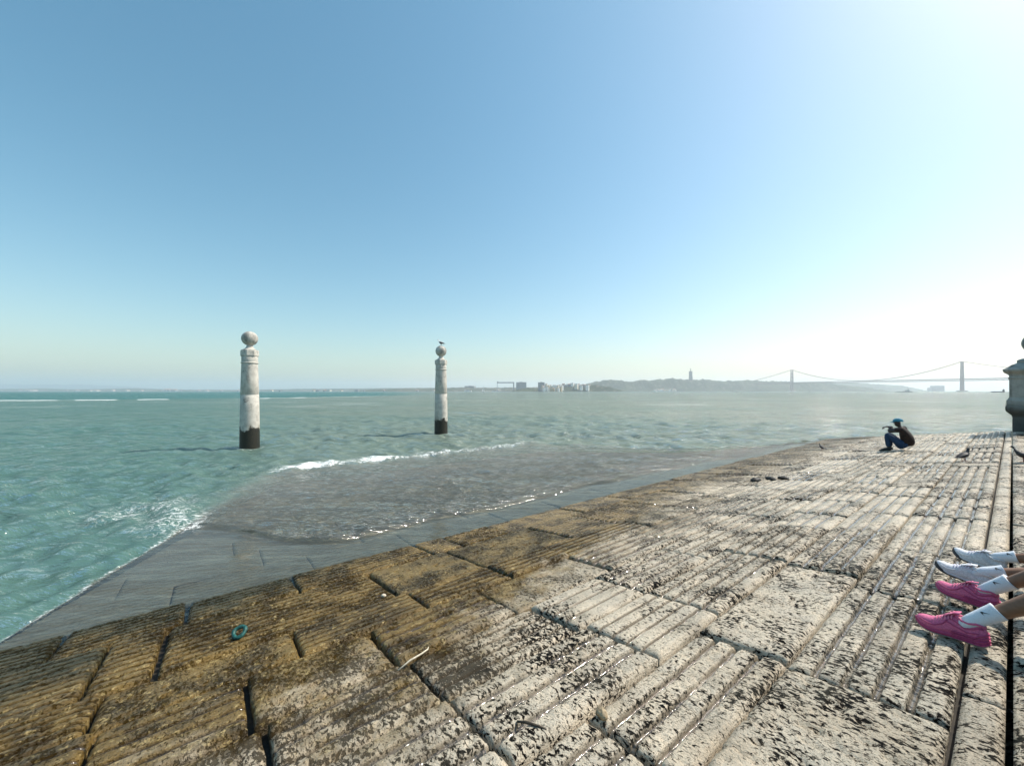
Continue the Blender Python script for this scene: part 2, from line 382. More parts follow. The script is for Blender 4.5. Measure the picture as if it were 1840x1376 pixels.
slab_id = 0
def slab(t0, t1, d0, d1, style='ridged', dz=0.0, left=False, right=False, gt=.010, gd=.008, name='stone_slab', parent=None, zt=None, pitch=.118, hmin=.0095, depth=None, stain=.5):
    """one carved stone block; t along the course, d down the ramp"""
    global slab_id
    slab_id += 1; sd = slab_id
    tc, dc = (t0 + t1) / 2, (d0 + d1) / 2
    wd = td(tc, dc); dist = max(.8, math.hypot(wd.x, wd.y, EYE - .5) - .6)
    h = min(.06, max(hmin, dist * .0042))
    if d0 >= DW - .01: h = max(h, .022)
    n = max(6, int((t1 - t0) / (h * 1.35)))
    nr = max(2, round((d1 - d0) / pitch)); pw = (d1 - d0) / nr
    if style in ('rough', 'plain'):
        b = np.linspace(0, nr, max(6, int((d1 - d0) / h)))
    else:
        gwid = (.09 if style == 'smooth' else random.uniform(.105, .15)) * (1.45 if 2.5 < d0 < 5.4 else 1.0)
        offs = [-.5, -.32, -.2, -1.25 * gwid, -.8 * gwid, -.35 * gwid, .35 * gwid, .8 * gwid, 1.25 * gwid, .2, .32]
        if h > .022: offs = [-.5, -1.3 * gwid, -.6 * gwid, .6 * gwid, 1.3 * gwid]
        elif h < .0125: offs = [-.5, -.41, -.32, -.24, -1.45 * gwid, -1.1 * gwid, -.75 * gwid, -.3 * gwid, .3 * gwid, .75 * gwid, 1.1 * gwid, 1.45 * gwid, .24, .32, .41]
        b = np.array(sorted({round(i + o, 5) for i in range(nr + 1) for o in offs if 0 <= i + o <= nr} | {0.0, float(nr)}))
    k = len(b)
    a = np.linspace(0, 1, n)
    A, B = np.meshgrid(a, b, indexing='ij')
    Tg = t0 + A * (t1 - t0)
    wobl = .022 * fbm(Tg * 2.2, B * .35 + sd * .7, 3, 5) * sst(0, .5, B) * sst(nr, nr - .5, B)
    D = d0 + gd + (B + wobl) / nr * (d1 - d0 - 2 * gd)
    g1 = gt * random.uniform(.5, 1.5); g2 = gt * random.uniform(.5, 1.5)
    wa = .002 if d0 > 5.4 else .010
    wob = wa * fbm(D * 5, D * 0 + sd, 3, 3); wob2 = wa * fbm(D * 5, D * 0 + sd + .5, 3, 4)
    T0 = (tleft(D) if left else t0 + g1 + wob); T1 = (tright(D) if right else t1 - g2 + wob2)
    T = T0 + A * (T1 - T0)
    ph = B
    x = np.abs(ph - np.round(ph))                                     # 0 at a groove centre
    if style in ('rough', 'plain'): gro = 0 * x
    else:
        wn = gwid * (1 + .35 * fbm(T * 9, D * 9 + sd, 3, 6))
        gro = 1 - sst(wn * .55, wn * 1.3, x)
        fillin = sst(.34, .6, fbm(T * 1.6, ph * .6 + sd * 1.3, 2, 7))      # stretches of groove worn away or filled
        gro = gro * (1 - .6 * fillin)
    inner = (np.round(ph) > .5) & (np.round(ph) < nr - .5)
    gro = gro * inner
    rd = depth if depth else {'ridged': .032, 'worn': .025, 'smooth': .019, 'rough': .0, 'plain': .0}[style]
    crown = .004 * sst(0, .35, x) if style not in ('rough', 'plain') else 0
    Z = crown - rd * gro
    er = (.75 if d0 > 2.5 and d0 < 5.4 else .8) * {'ridged': 1.0, 'worn': 1.35, 'smooth': .35, 'rough': 1.5, 'plain': .3}[style]
    Z = Z + er * .0055 * fbm(T * 7, D * 11 + sd * 3.3, 4, 8) + .006 * fbm(T * 1.7, D * 2.2 + sd, 3, 9)
    pits = sst(.16, .42, fbm(T * 17, D * 8 + sd * 1.7, 4, 12))
    Z = Z - er * .0115 * pits
    chip = sst(.22, .40, fbm(T * 4.5, D * 6 + sd * 2.1, 4, 15)) * (1 if style in ('worn', 'rough') else .45)
    Z = Z - .012 * chip
    e = np.minimum(np.minimum(T - T0, T1 - T), np.minimum(D - d0 - gd, d1 - gd - D)) + .012 * fbm(T * 8, D * 8 + sd, 3, 18)
    Z = Z - (.006 if d0 > 5.4 else .022) * (1 - sst(-.004, .034, e)) ** 1.5
    tx, ty = random.uniform(-.006, .006), random.uniform(-.006, .006)
    Z = Z + dz + tx * (A - .5) * 2 + ty * (B / nr - .5) * 2
    base = ztop(D) if zt is None else zt + 0 * D
    Z = Z + base
    bot = (base.min() if zt is None else zt) - .11
    P = np.stack([T - tc, D - dc, Z], -1)
    Q = np.zeros((n + 2, k + 2, 3)); Q[1:-1, 1:-1] = P
    Q[0, 1:-1] = P[0]; Q[-1, 1:-1] = P[-1]; Q[1:-1, 0] = P[:, 0]; Q[1:-1, -1] = P[:, -1]
    Q[0, 0] = P[0, 0]; Q[0, -1] = P[0, -1]; Q[-1, 0] = P[-1, 0]; Q[-1, -1] = P[-1, -1]
    Q[0, :, 2] = Q[-1, :, 2] = Q[:, 0, 2] = Q[:, -1, 2] = bot
    me = grid_mesh(name, Q[:, :])
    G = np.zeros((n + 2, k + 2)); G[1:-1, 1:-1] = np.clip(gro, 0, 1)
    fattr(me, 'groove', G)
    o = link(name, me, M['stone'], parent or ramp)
    o.color = ({'ridged': .52, 'worn': .62, 'smooth': .36, 'rough': .62, 'plain': .40}[style] + random.uniform(-.12, .12), stain + random.uniform(-.05, .05), .5, 1)
    o.location = (tc, dc, 0)
    return o

def split(t0, t1, lo, hi):
    out = [t0]
    while out[-1] < t1 - lo * .8:
        out.append(out[-1] + random.uniform(lo, hi))
    if t1 - out[-1] < lo * .6 and len(out) > 1: out.pop()
    if out[-1] < t1 - .05: out.append(t1)
    else: out[-1] = t1
    return out
TR = 23.4
ROWS = [  # d0, d1, measured joints, then random lengths (lo, hi), styles of the measured blocks
    (.165, .80, [-1.4, -.1, 1.2, 2.61, 4.08, 5.36, 7.1], (.6, 1.05), {2: 'rough', 3: 'ridged', 4: 'worn', 5: 'ridged'}),
    (.80, 1.335, [-1.6, -.3, .55, 1.50, 2.66, 4.35, 5.94, 7.0, 8.4], (.65, 1.1), {3: 'ridged', 4: 'rough', 5: 'worn', 6: 'smooth', 7: 'smooth'}),
    (1.335, 1.95, [-1.9, -.6, .1, 1.03, 2.18, 2.98, 4.4, 5.8], (.75, 1.2), {2: 'ridged', 3: 'ridged', 4: 'smooth', 5: 'worn', 6: 'ridged'}),
    (1.95, 2.52, [-2.1, -.7, .2, 1.03, 2.12, 2.95, 4.1, 5.2], (.9, 1.5), {2: 'worn', 3: 'worn', 4: 'smooth', 5: 'worn', 6: 'ridged'}),
    (2.52, 3.17, [-2.3, -.55, .15, .96, 2.0, 3.23, 4.5], (.9, 1.6), {1: 'smooth', 2: 'rough', 3: 'worn', 4: 'rough', 5: 'ridged'}),
    (3.17, 3.68, [-2.4, -.60, .5, 1.5, 2.45, 3.3], (1.0, 1.7), {1: 'rough', 2: 'smooth', 3: 'worn', 4: 'worn'}),
    (3.68, 4.70, [-2.5, -.72, -.35, 1.42, 2.45, 3.9], (.9, 1.6), {0: 'ridged', 1: 'ridged', 2: 'worn', 3: 'rough', 4: 'rough'}),
    (4.70, 5.42, [-1.95, -1.1, -.25, .72, 2.3, 2.75, 3.6], (1.0, 1.8), {0: 'worn', 1: 'ridged', 2: 'ridged', 3: 'worn'}),
    (5.42, 6.10, [-1.6, -.4, 1.0, 2.3], (1.1, 1.8), {}),
    (6.10, 6.80, [-1.4, -.9, .5, 1.8], (1.2, 1.9), {}),
    (6.80, 7.50, [-1.1, .2, 1.7], (1.2, 1.9), {}),
    (7.50, 8.25, [-.8, .9], (1.3, 2.0), {}),
    (8.25, 9.0, [-.5, 1.2], (1.4, 2.0), {}),
    (9.0, 9.9, [-.2, 1.5], (1.7, 2.4), {}),
    (9.9, 10.8, [.2, 2.0], (1.7, 2.4), {}),
    (10.8, 11.65, [.5, 2.2], (1.7, 2.4), {}),
    (11.65, 12.42, [.9, 2.5], (1.7, 2.4), {}),
]
STAIN = {(0, 2): .52, (1, 4): .70, (3, 4): .30, (2, 4): .30, (4, 1): .40, (5, 1): .46, (5, 0): .40, (4, 0): .44, (2, 3): .45, (1, 3): .48, (3, 2): .58, (3, 3): .54, (2, 2): .54, (1, 2): .52}
for ri, (d0, d1, js, (lo, hi), sty) in enumerate(ROWS):
    tend = TR if d1 <= 5.43 else float(tright((d0 + d1) / 2))
    tbeg = js[0]
    if d0 < 5.4: tbeg = min(js[0], float(tleft(d0)) + .1)
    j = [tbeg] + js[1:] + split(js[-1], tend, lo, hi)[1:]
    for i in range(len(j) - 1):
        st = sty.get(i)
        if st is None:
            st = random.choices(['ridged', 'worn', 'smooth', 'rough'], [.5, .2, .2, .1])[0]
            if d0 > 5.4: st = 'smooth'
        dz = random.gauss(0, .007)
        if d0 > 5.4: dz *= .3
        wide = random.random() < .3
        stn = STAIN.get((ri, i), .5)
        slab(j[i], j[i + 1], d0, d1, st, dz, stain=stn, left=(i == 0), right=(i == len(j) - 2 and d0 > 5.4),
             gt=.006 if d0 > 5.4 else .022 if wide else .012, gd=.004 if d0 > 5.4 else .009, pitch=random.uniform(.118, .142) if d0 < 3 else random.uniform(.088, .108))

# silt packed into the wide joint between two courses
def silt_joint(dj, hw, t0, t1):
    tt = np.arange(t0, t1, .03); dd = np.linspace(-hw, hw, 9); P = np.zeros((len(tt), 9, 3))
    for k, o in enumerate(dd):
        P[:, k, 0] = tt; P[:, k, 1] = dj + o + .008 * fbm(tt * 3, tt * 0 + k * .2, 3, 80)
        P[:, k, 2] = ztop(dj + o) - .024 + .016 * fbm(tt * 5, np.full(len(tt), o * 20), 4, 81) - .006 * (1 - (o / hw) ** 2)
    me = grid_mesh('silt_fill', P); link('silt_fill', me, M['silt'], ramp)
M['silt'] = simple('wet_silt', (.085, .06, .032), .35, .45, 14, .5, use_obj=False)


# kerb strip (gutter) at the head of the ramp and the steps behind it
def kerbs():
    j = split(-1.0, 23.4, .9, 1.6)
    for a, b in zip(j[:-1], j[1:]):
        slab(a, b, .012, .160, 'plain', -.012 + random.gauss(0, .003), name='kerb_stone', pitch=.3)
kerbs()
steps = empty('stone_steps', (0, 0, 0), RAMP_ROT); tag(steps, 'rough stone steps rising beside the head of the ramp', 'steps', kind='structure')
bedm = MB(); bedm.box(-6, 23.4, -.46, -.008, -.4, .74).box(-6, 23.4, -1.0, -.46, -.4, 1.02).box(-6, 23.4, -1.55, -1.0, -.4, 1.31).box(-6, 23.4, -5, -1.55, -.4, 1.60)
bedm.build('step_core', M['bed'], steps, False)
for (da, db, z) in ((-.45, .006, .852), (-.995, -.45, 1.13), (-1.545, -.995, 1.42)):
    j = split(-1.2, 23.3, .7, 1.5)
    for a, b in zip(j[:-1], j[1:]):
        slab(a, b, da, db, 'rough', random.gauss(0, .006), name='step_stone', parent=steps, zt=z, hmin=.012 if z < .9 else .05, gt=.014)

# ------------------------------------------------------------------ water
def make_water():
    az = np.radians(np.linspace(-88, 88, 760)); rs = [2.6]
    while rs[-1] < 13000:
        r = rs[-1]; rs.append(r * (1.0085 if r < 40 else 1.012 if r < 200 else 1.03))
    r = np.array(rs)
    X = r[:, None] * np.sin(az)[None]; Y = r[:, None] * np.cos(az)[None]
    sp = np.gradient(r)[:, None] + 0 * X
    T = X * U[0] + Y * U[1]; Dd = X * V[0] + Y * V[1]
    ins = np.minimum(np.minimum(T - tleft(Dd), tright(Dd) - T), np.minimum(DEND - Dd, Dd - 3.0))    # >0 over the ramp
    ew = .05 + .55 * sst(8.6, 10.5, Dd); over = sst(-ew, ew, ins + ew * .8 * fbm(X * 1.1, Y * 1.1, 3, 70))
    zr = ztop(np.maximum(Dd, 3.0)); dep = np.clip(-zr, 0, None)
    # waves
    rng = np.random.default_rng(5); Z = np.zeros_like(X)
    main = math.atan2(-.55, -.85)
    nearm = r < 900
    Xn, Yn, spn = X[nearm], Y[nearm], sp[nearm]; Zn = np.zeros_like(Xn)
    wx = .35 * fbm(Xn * .25, Yn * .25, 2, 30); wy = .35 * fbm(Xn * .25 + 50, Yn * .25, 2, 31)
    gust = .75 + .6 * fbm(Xn * .07, Yn * .11, 3, 33)
    for i in range(84):
        lam = .16 * (40.0 ** (i / 83.0)) * rng.uniform(.85, 1.15)
        an = main + rng.normal(0, .55); k = 2 * math.pi / lam
        amp = .0125 * lam ** .62 * rng.uniform(.5, 1.3) * (1.0 if lam < 3 else .55)
        ph = k * ((Xn + wx) * math.cos(an) + (Yn + wy) * math.sin(an)) + rng.uniform(0, 6.28)
        fade = sst(2.0, 4.5, lam / spn)
        s = np.sin(ph); Zn += amp * (.80 if lam < .4 else 1.12 if lam < 1.6 else .66) * fade * gust * (2 * ((s + 1) / 2) ** 1.6 - .85)
    # over the ramp: short chop in the washed part, almost flat film at the edge
    In, Tn, Dn, ovn = ins[nearm], T[nearm], Dd[nearm], over[nearm]
    front = 6.35 + .35 * fbm(Tn * .35, Tn * 0, 3, 40) - .45 * sst(9, 16, Tn) + 2.2 * sst(1.6, -.6, Tn)
    film = 1 - sst(-.25, .15, Dn - front)
    chop = .024 * fbm(Xn * 2.6, Yn * 2.6, 4, 41) + .008 * fbm(Xn * 8, Yn * 8, 3, 42)
    shal = Zn * .28 + chop
    bore = lambda x, w: np.exp(-np.clip(x, 0, None) ** 2 / (w * .3) ** 2) * np.exp(-np.clip(-x, 0, None) ** 2 / (w * 2.2) ** 2)
    shal = shal + .010 * bore(front - Dn, .10)
    c2 = 9.6 - .22 * (Tn - 3.5)                                  # second wash line slanting over the platform
    shal = shal + .022 * bore(c2 - Dn, .15) * sst(2.2, 4, Tn) * sst(15, 9, Tn)
    flat = .0015 * fbm(Tn * 1.2, Dn * 7, 3, 44)
    # lines dragged by the water running off along the courses
    flat = flat + .0045 * fbm(Tn * .9, Dn * 9, 3, 45) * sst(3.5, .5, Tn)
    over_z = shal * (1 - film) + flat * film
    Zn = Zn * (1 - ovn) + over_z * ovn
    # breaking wave along the foot of the ramp
    cb = DEND + .15 + .35 * fbm(Tn * .22, Tn * 0 + 3, 3, 46)
    wl = sst(.2, 2.2, Tn) * sst(13.5, 10.5, Tn)
    Zn += wl * .10 * (.8 + .5 * fbm(Tn * 1.5, Dn * 1.5, 3, 47)) * bore(cb - Dn, .35)
    Z[nearm] = Zn
    # foam
    F = np.zeros_like(X); Fn = np.zeros_like(Xn)
    fx = Dn - cb
    Fn = np.maximum(Fn, wl * sst(-.22, -.02, fx) * sst(1.3, .05, fx) * (.42 + .33 * sst(5.5, 3.5, Tn) + .45 * fbm(Tn * .8, Dn, 2, 50)))
    Fn = np.maximum(Fn, .22 * sst(.12, .0, np.abs(Dn - front - .05)) * ovn * sst(1.5, 3, Tn) * sst(15, 10, Tn))
    # churned patch by the corner and specks along the left edge
    def blob(tc, dc, rt, rd_, a): return a * np.exp(-((Tn - tc) / rt) ** 2 - ((Dn - dc) / rd_) ** 2)
    Fn = np.maximum(Fn, blob(-.6, 9.0, .6, 1.0, .50)); Fn = np.maximum(Fn, blob(-1.1, 10.3, 1.0, 1.0, .46)); Fn = np.maximum(Fn, blob(-.35, 8.5, .22, .5, .55))
    Fn = np.maximum(Fn, .52 * sst(.10, .0, np.abs(In + .02)) * sst(5.4, 5.8, Dn) * sst(9.2, 8.4, Dn) * sst(4, 1, Tn))
    Fn = np.maximum(Fn, .16 * ovn * (1 - film) * sst(8.5, 6.6, Dn) + .06 * ovn * (1 - film))
    for tc_, dc_ in ((1.07, 18.97), (9.53, 18.65)): Fn = np.maximum(Fn, .34 * np.exp(-((np.hypot(Tn - tc_, Dn - dc_) - .42) / .16) ** 2))
    F[nearm] = Fn
    # far surf lines on the left
    rr = np.hypot(X, Y); a = np.degrees(np.arctan2(X, Y))
    edge = 92 + 10 * fbm(a * .12, a * 0, 3, 60) + 18 * sst(-45, -15, a)
    depth_y = Y
    yb = np.interp(a, [-56, -50, -40, -30, -20, -10, 0], [88, 92, 105, 125, 165, 230, 330])
    on = sst(-8, -22, a)
    seg = np.maximum(sst(.1, .25, pnoise(a * .42 + 2.2, a * 0 + .5, 61)), .62 * sst(-37, -34, a) * sst(-12, -20, a))
    seg = np.maximum(seg, sst(-48.9, -50.2, a)); seg = np.maximum(seg, sst(-49, -48.4, a) * sst(-45.4, -46, a))
    fl = np.exp(-((depth_y - yb * (1 + .03 * pnoise(a * .5, a * 0 + 9, 63))) / (yb * .022)) ** 2)
    F = np.maximum(F, on * seg * fl * .95)
    Z += on * fl * .18 * (rr < 900)
    caps = sst(.34, .46, pnoise(X * .05, Y * .16, 64)) * sst(40, 70, rr) * sst(2500, 900, rr)
    F = np.maximum(F, .30 * caps)
    blue = on * sst(.97, 1.15, depth_y / yb) * sst(-3, -14, a)
    blue = np.maximum(blue, .62 * sst(-14, -46, a)); blue = np.maximum(blue, .22 * sst(2, -28, a))
    film_full = np.zeros_like(X); film_full[nearm] = film * ovn
    murk = np.where(over > 0, 1 - over * np.exp(-(2.2 * dep)), 1.0)
    calm = film_full * .95 + over * (1 - film_full) * .12
    P = np.stack([X, Y, Z], -1)
    me = grid_mesh('water', P[:, ::-1])
    for n_, a_ in (('murk', murk), ('foam', F), ('blue', blue), ('calm', calm), ('shallow', over)): fattr(me, n_, a_[:, ::-1])
    o = link('water', me, M['water']); tag(o, 'choppy grey green river water', 'water', kind='structure')
make_water()

# ------------------------------------------------------------------ marble columns standing in the river
def lathe_obj(name, prof, mat, parent, n=32, rot=0.0, smooth=True):
    m = MB(); m.lathe(prof, n, rot=rot); return m.build(name, mat, parent, smooth)
def column(t, d, label, seed):
    p = td(t, d); root = empty('stone_column', p, seed * 1.3)
    tag(root, label, 'column', 'pair of stone columns standing in the river')
    sh = [(.355, -1.0), (.352, .0), (.345, .8), (.335, 1.5), (.322, 2.115), (.314, 2.125), (.314, 2.14), (.322, 2.15), (.305, 2.8), (.283, 3.38), (.281, 3.42)]
    lathe_obj('shaft', sh, M['column'], root, 40)
    lathe_obj('necking_ring', [(.27, 3.40), (.305, 3.405), (.312, 3.425), (.305, 3.447), (.278, 3.45), (.285, 3.47), (.287, 3.70), (.27, 3.71)], M['column'], root, 40)
    lathe_obj('cap_block', [(.30, 3.69), (.325, 3.70), (.332, 3.73), (.332, 3.90), (.318, 3.935), (.24, 3.95)], M['column'], root, 8, R(22.5 + 10), False)
    lathe_obj('pedestal_neck', [(.29, 3.945), (.235, 3.965), (.17, 4.01), (.125, 4.07), (.105, 4.13), (.11, 4.18)], M['column'], root, 28)
    m = MB(); m.ell((0, 0, 4.42), (.292, .292, .292), 32, 20); m.build('ball_finial', M['column'], root)
    return root
column(1.07, 18.97, 'pale stone column topped by a ball, nearer the open water and taller of the two', 1)
column(9.53, 18.65, 'pale stone column topped by a ball with a gull perched on it', 2)

# ------------------------------------------------------------------ moulded pier with a ball at the end of the steps
def sq_profile(m, prof, t0, t1, d1):
    """prof: (projection, z) square moulding round the plan t0..t1, d0..d1 (d1 = water side)"""
    d0 = d1 - 1.25; v = []; f = []
    for (o, z) in prof:
        v += [(t0 - o, d0 - o, z), (t1 + o, d0 - o, z), (t1 + o, d1 + o, z), (t0 - o, d1 + o, z)]
    for i in range(len(prof) - 1):
        for k in range(4): f.append((i * 4 + k, i * 4 + (k + 1) % 4, (i + 1) * 4 + (k + 1) % 4, (i + 1) * 4 + k))
    f.append((3, 2, 1, 0)); n = (len(prof) - 1) * 4; f.append((n, n + 1, n + 2, n + 3))
    m.add(v, f)
pier = empty('stone_pier', (0, 0, 0), RAMP_ROT)
tag(pier, 'dark weathered stone pier with moulded cap and ball beside the far steps', 'pier')
T0_, T1_ = 22.3, 23.5
for nm, prof in (('plinth', [(-.04, .3), (-.04, 1.36), (-.02, 1.40)]),
                 ('corbel_moulding', [(-.05, 1.38), (-.03, 1.42), (.03, 1.48), (.09, 1.55), (.115, 1.62), (.115, 1.73), (.095, 1.76)]),
                 ('base_moulding', [(.06, 1.745), (.09, 1.78), (.09, 1.94), (.06, 1.98), (.045, 2.03), (.03, 2.05)]),
                 ('body', [(.028, 2.04), (.028, 2.70), (.05, 2.72), (.05, 2.76), (.03, 2.78), (.03, 2.86)]),
                 ('cornice', [(.035, 2.85), (.06, 2.89), (.10, 2.93), (.15, 2.965), (.17, 3.0), (.17, 3.045), (.15, 3.06)]),
                 ('cap_slope', [(.14, 3.055), (.07, 3.12), (-.02, 3.20), (-.13, 3.26)]),
                 ('ball_block', [(-.14, 3.255), (-.14, 3.36), (-.20, 3.40), (-.28, 3.43)])):
    m = MB(); sq_profile(m, prof, T0_, T1_, .05); m.build(nm, M['pier'], pier, False)
m = MB(); m.lathe([(.33, 3.42), (.22, 3.47), (.17, 3.54), (.16, 3.62)], 24, cx=22.9, cy=-.57); m.build('neck', M['pier'], pier)
m = MB(); m.ell((22.9, -.57, 3.98), (.39, .39, .39), 28, 18); m.build('ball', M['pier'], pier)

# ------------------------------------------------------------------ far shore
def hill_mat(name, c1, c2, c3, sc):
    m = NT(name); p = m.pos(); a = m.noise(p, sc, 5, .65); b = m.noise(p, sc * 6, 4, .6)
    col = m.mix(m.ramp(a, .4, .6), c1, c2); col = m.mix(m.ramp(b, .55, .68), col, c3)
    return m.done(m.bsdf(col, .95, None, .1))
M['wood'] = hill_mat('wooded_slope', (.035, .05, .028), (.07, .085, .045), (.17, .15, .11), .006)
M['land'] = hill_mat('far_land', (.06, .075, .05), (.10, .10, .07), (.25, .23, .20), .004)
M['ridge'] = hill_mat('mountain_slope', (.06, .07, .06), (.08, .085, .07), (.09, .09, .08), .001)
def hill(name, prof, D, wid, mat, label, rough=3.0, step=2.0, seed=0, cliff=.35):
    xs = np.arange(prof[0][0], prof[-1][0] + step, step); n = len(xs)
    H = np.interp(xs, [q[0] for q in prof], [max(.3, pz(q[1], D)) for q in prof])
    vs = np.linspace(0, 1, 22); P = np.zeros((len(vs), n, 3))
    for i, v in enumerate(vs):
        y = D - wid * .25 + wid * v
        sh = sst(0, cliff, v) * (1 - .75 * sst(cliff, 1, v)) if v > 0 else 0
        X = px(xs, D); nz = rough * fbm(X / 55, np.full(n, y / 55), 4, seed) + rough * .8 * pnoise(X / 13, np.full(n, y / 13), seed + 3)
        P[i, :, 0] = X; P[i, :, 1] = y
        P[i, :, 2] = np.where(v == 0, -1.5, H * sh * (1 + .12 * fbm(X / 200, np.full(n, y / 200), 3, seed + 1)) + nz * min(1, sh * 1.3) * np.clip(H / 25, .25, 1))
    P[-1, :, 2] = -1.5; P[:, 0, 2] = np.minimum(P[:, 0, 2], -1.5); P[:, -1, 2] = np.minimum(P[:, -1, 2], -1.5)
    o = link(name, grid_mesh(name, P[:, ::-1]), mat)
    return tag(o, label, 'hill', kind='structure')
hill('mountain_ridge', [(-260, 694), (-100, 690), (40, 690.5), (130, 691), (200, 694), (260, 698), (330, 700), (420, 699), (560, 701), (640, 703)], 11000, 1200, M['ridge'], 'hazy mountain ridge on the horizon', 14, 4, 1, .6)
hill('far_land', [(-300, 700), (-60, 699.5), (30, 698.5), (60, 698), (110, 699.5), (170, 699), (230, 698), (300, 700), (430, 700.5), (520, 699), (620, 698.2), (700, 697), (760, 697), (830, 697.5), (900, 699), (960, 702)], 5200, 700, M['land'], 'low hazy shore with scattered houses', 5, 2, 2)
hill('mid_shore', [(640, 702), (690, 698.5), (740, 697.5), (800, 697), (836, 696), (880, 696.5), (930, 696), (985, 696), (1040, 697), (1100, 700)], 3300, 380, M['land'], 'low shore behind the gantry crane', 4, 1.6, 4)
hill('town_hill', [(918, 703), (935, 698.5), (950, 696.5), (966, 697), (980, 695), (1000, 693.5), (1020, 691.5), (1050, 690.5), (1075, 692), (1100, 696), (1120, 702)], 2400, 220, M['wood'], 'hill carrying the waterfront town', 6, 1.5, 6)
hill('wooded_cliff', [(1030, 702), (1046, 694), (1062, 688), (1080, 684.5), (1092, 682), (1120, 682.5), (1128, 684.5), (1140, 686), (1150, 684), (1166, 683.5), (1185, 682.5), (1210, 680.5), (1225, 679.8), (1241, 681.5), (1265, 683), (1300, 684), (1335, 684), (1350, 683.5), (1380, 684.5), (1420, 685.5), (1480, 688), (1540, 694), (1600, 702)], 3750, 420, M['wood'], 'long wooded cliff carrying the tall monument', 13, 1.6, 8, .4)
hill('hazy_cliff', [(1380, 690), (1430, 686.5), (1480, 686.8), (1530, 687), (1570, 688.5), (1600, 690.5), (1625, 692.5), (1650, 697), (1668, 702)], 5200, 500, M['wood'], 'hazy blue cliff beyond the bridge', 6, 2, 10, .4)

# ------------------------------------------------------------------ far buildings
WALLS = {k: simple('wall_' + k, c, .8, .12, .05, use_obj=False) for k, c in dict(white=(.80, .78, .74), cream=(.74, .66, .54), pink=(.72, .56, .50), grey=(.22, .23, .25), ochre=(.48, .36, .20), dark=(.12, .13, .15)).items()}
M['roof'] = simple('roof_tile', (.40, .24, .17), .8, .2, .1, use_obj=False)
M['window'] = simple('dark_window', (.05, .06, .07), .3, .1, .1, use_obj=False)
def building(name, x0, x1, ytop, ybase, D, wall, label, cat='building', group=None, roof='flat', dp=None, rz=None):
    X0, X1 = px(x0, D), px(x1, D); w = X1 - X0; zb = max(-1.0, pz(ybase, D)); h = pz(ytop, D) - zb; dp = dp or max(8, w * .7)
    root = empty(name, ((X0 + X1) / 2, D, zb), rz if rz is not None else random.uniform(-.75, -.15))
    if label.startswith('LBL'):
        size = 'tiny' if w * 691 / D < 4 else 'small' if w * 691 / D < 6 else 'wide'
        label = f"{size} {wall} {'tiled' if roof == 'tile' else 'flat roofed'}{label[3:]}"
    tag(root, label, cat, group)
    m = MB(); m.box(-w / 2, w / 2, -dp / 2, dp / 2, -12 if zb > 3 else -1, h); m.build('wall', WALLS[wall], root, False)
    m = MB()
    if roof == 'flat': m.box(-w / 2 - .4, w / 2 + .4, -dp / 2 - .4, dp / 2 + .4, h + .01, h + 1.0).box(-w * .15, w * .15, -dp * .2, dp * .2, h + 1.01, h + 3.5)
    else:
        e = .6; rh = min(w, dp) * .28
        v = [(-w / 2 - e, -dp / 2 - e, h), (w / 2 + e, -dp / 2 - e, h), (w / 2 + e, dp / 2 + e, h), (-w / 2 - e, dp / 2 + e, h), (-w / 2 - e, 0, h + rh), (w / 2 + e, 0, h + rh)]
        m.add(v, [(0, 3, 2, 1), (0, 1, 5, 4), (2, 3, 4, 5), (1, 2, 5), (3, 0, 4)])
    m.build('roof', M['roof'] if roof == 'tile' else WALLS['grey'], root, False)
    if x1 - x0 < 9: return root
    m = MB(); nf = max(1, int(h / 3.3)); nw = max(2, int(w / 4.2)); 
    for i in range(nf):
        zc = h * (i + .5) / nf
        for k in range(nw):
            xc = -w / 2 + w * (k + .5) / nw; m.box(xc - .75, xc + .75, -dp / 2 - .12, -dp / 2 + .1, zc - .75, zc + .75)
    tag(m.build('windows', M['window'], root, False), kind='stuff')
    return root
building('apartment_block', 928, 945, 687, 698, 2900, 'grey', 'wide grey slab block just beyond the gantry crane', rz=.1)
building('apartment_block', 967, 978.5, 687.2, 699, 2350, 'grey', 'grey tower block standing above the pink waterfront houses', rz=-.15)
building('apartment_block', 836.5, 853.5, 693.8, 698.5, 3350, 'grey', 'long low grey block on the skyline behind the white sail')
building('apartment_block', 1676, 1692, 693.2, 703, 4300, 'grey', 'large hazy block under the bridge between its two towers')
building('grain_silo', 1667, 1671, 697, 703, 4300, 'grey', 'small hazy silo beside the large block under the bridge', 'silo')
building('warehouse', 834, 847, 701.4, 703.2, 2900, 'white', 'long low white shed on the shore under the skyline block', 'warehouse', rz=0)
building('warehouse', 884, 892.5, 701.8, 703.2, 2900, 'white', 'low pale shed beside the thin leg of the gantry crane', 'warehouse', rz=0)
building('warehouse', 946, 958, 701.6, 703.2, 2500, 'grey', 'low grey shed on the quay between the crane and the town', 'warehouse', rz=0)
for i in range(22):
    x = 973 + i * 1.55 + random.uniform(-.6, .6); w = random.uniform(2.2, 4.6); yb = random.choice([703.2, 701, 699, 697.5, 696]); yt = yb - random.uniform(3.2, 6.5)
    building('town_house', x, x + w, max(689.5, yt), yb, 2180 + (703 - yb) * 18, random.choice(['white', 'pink', 'cream', 'white', 'ochre']), 'LBL house crowded into the waterfront town', 'house', 'waterfront town houses', random.choice(['tile', 'tile', 'flat']))
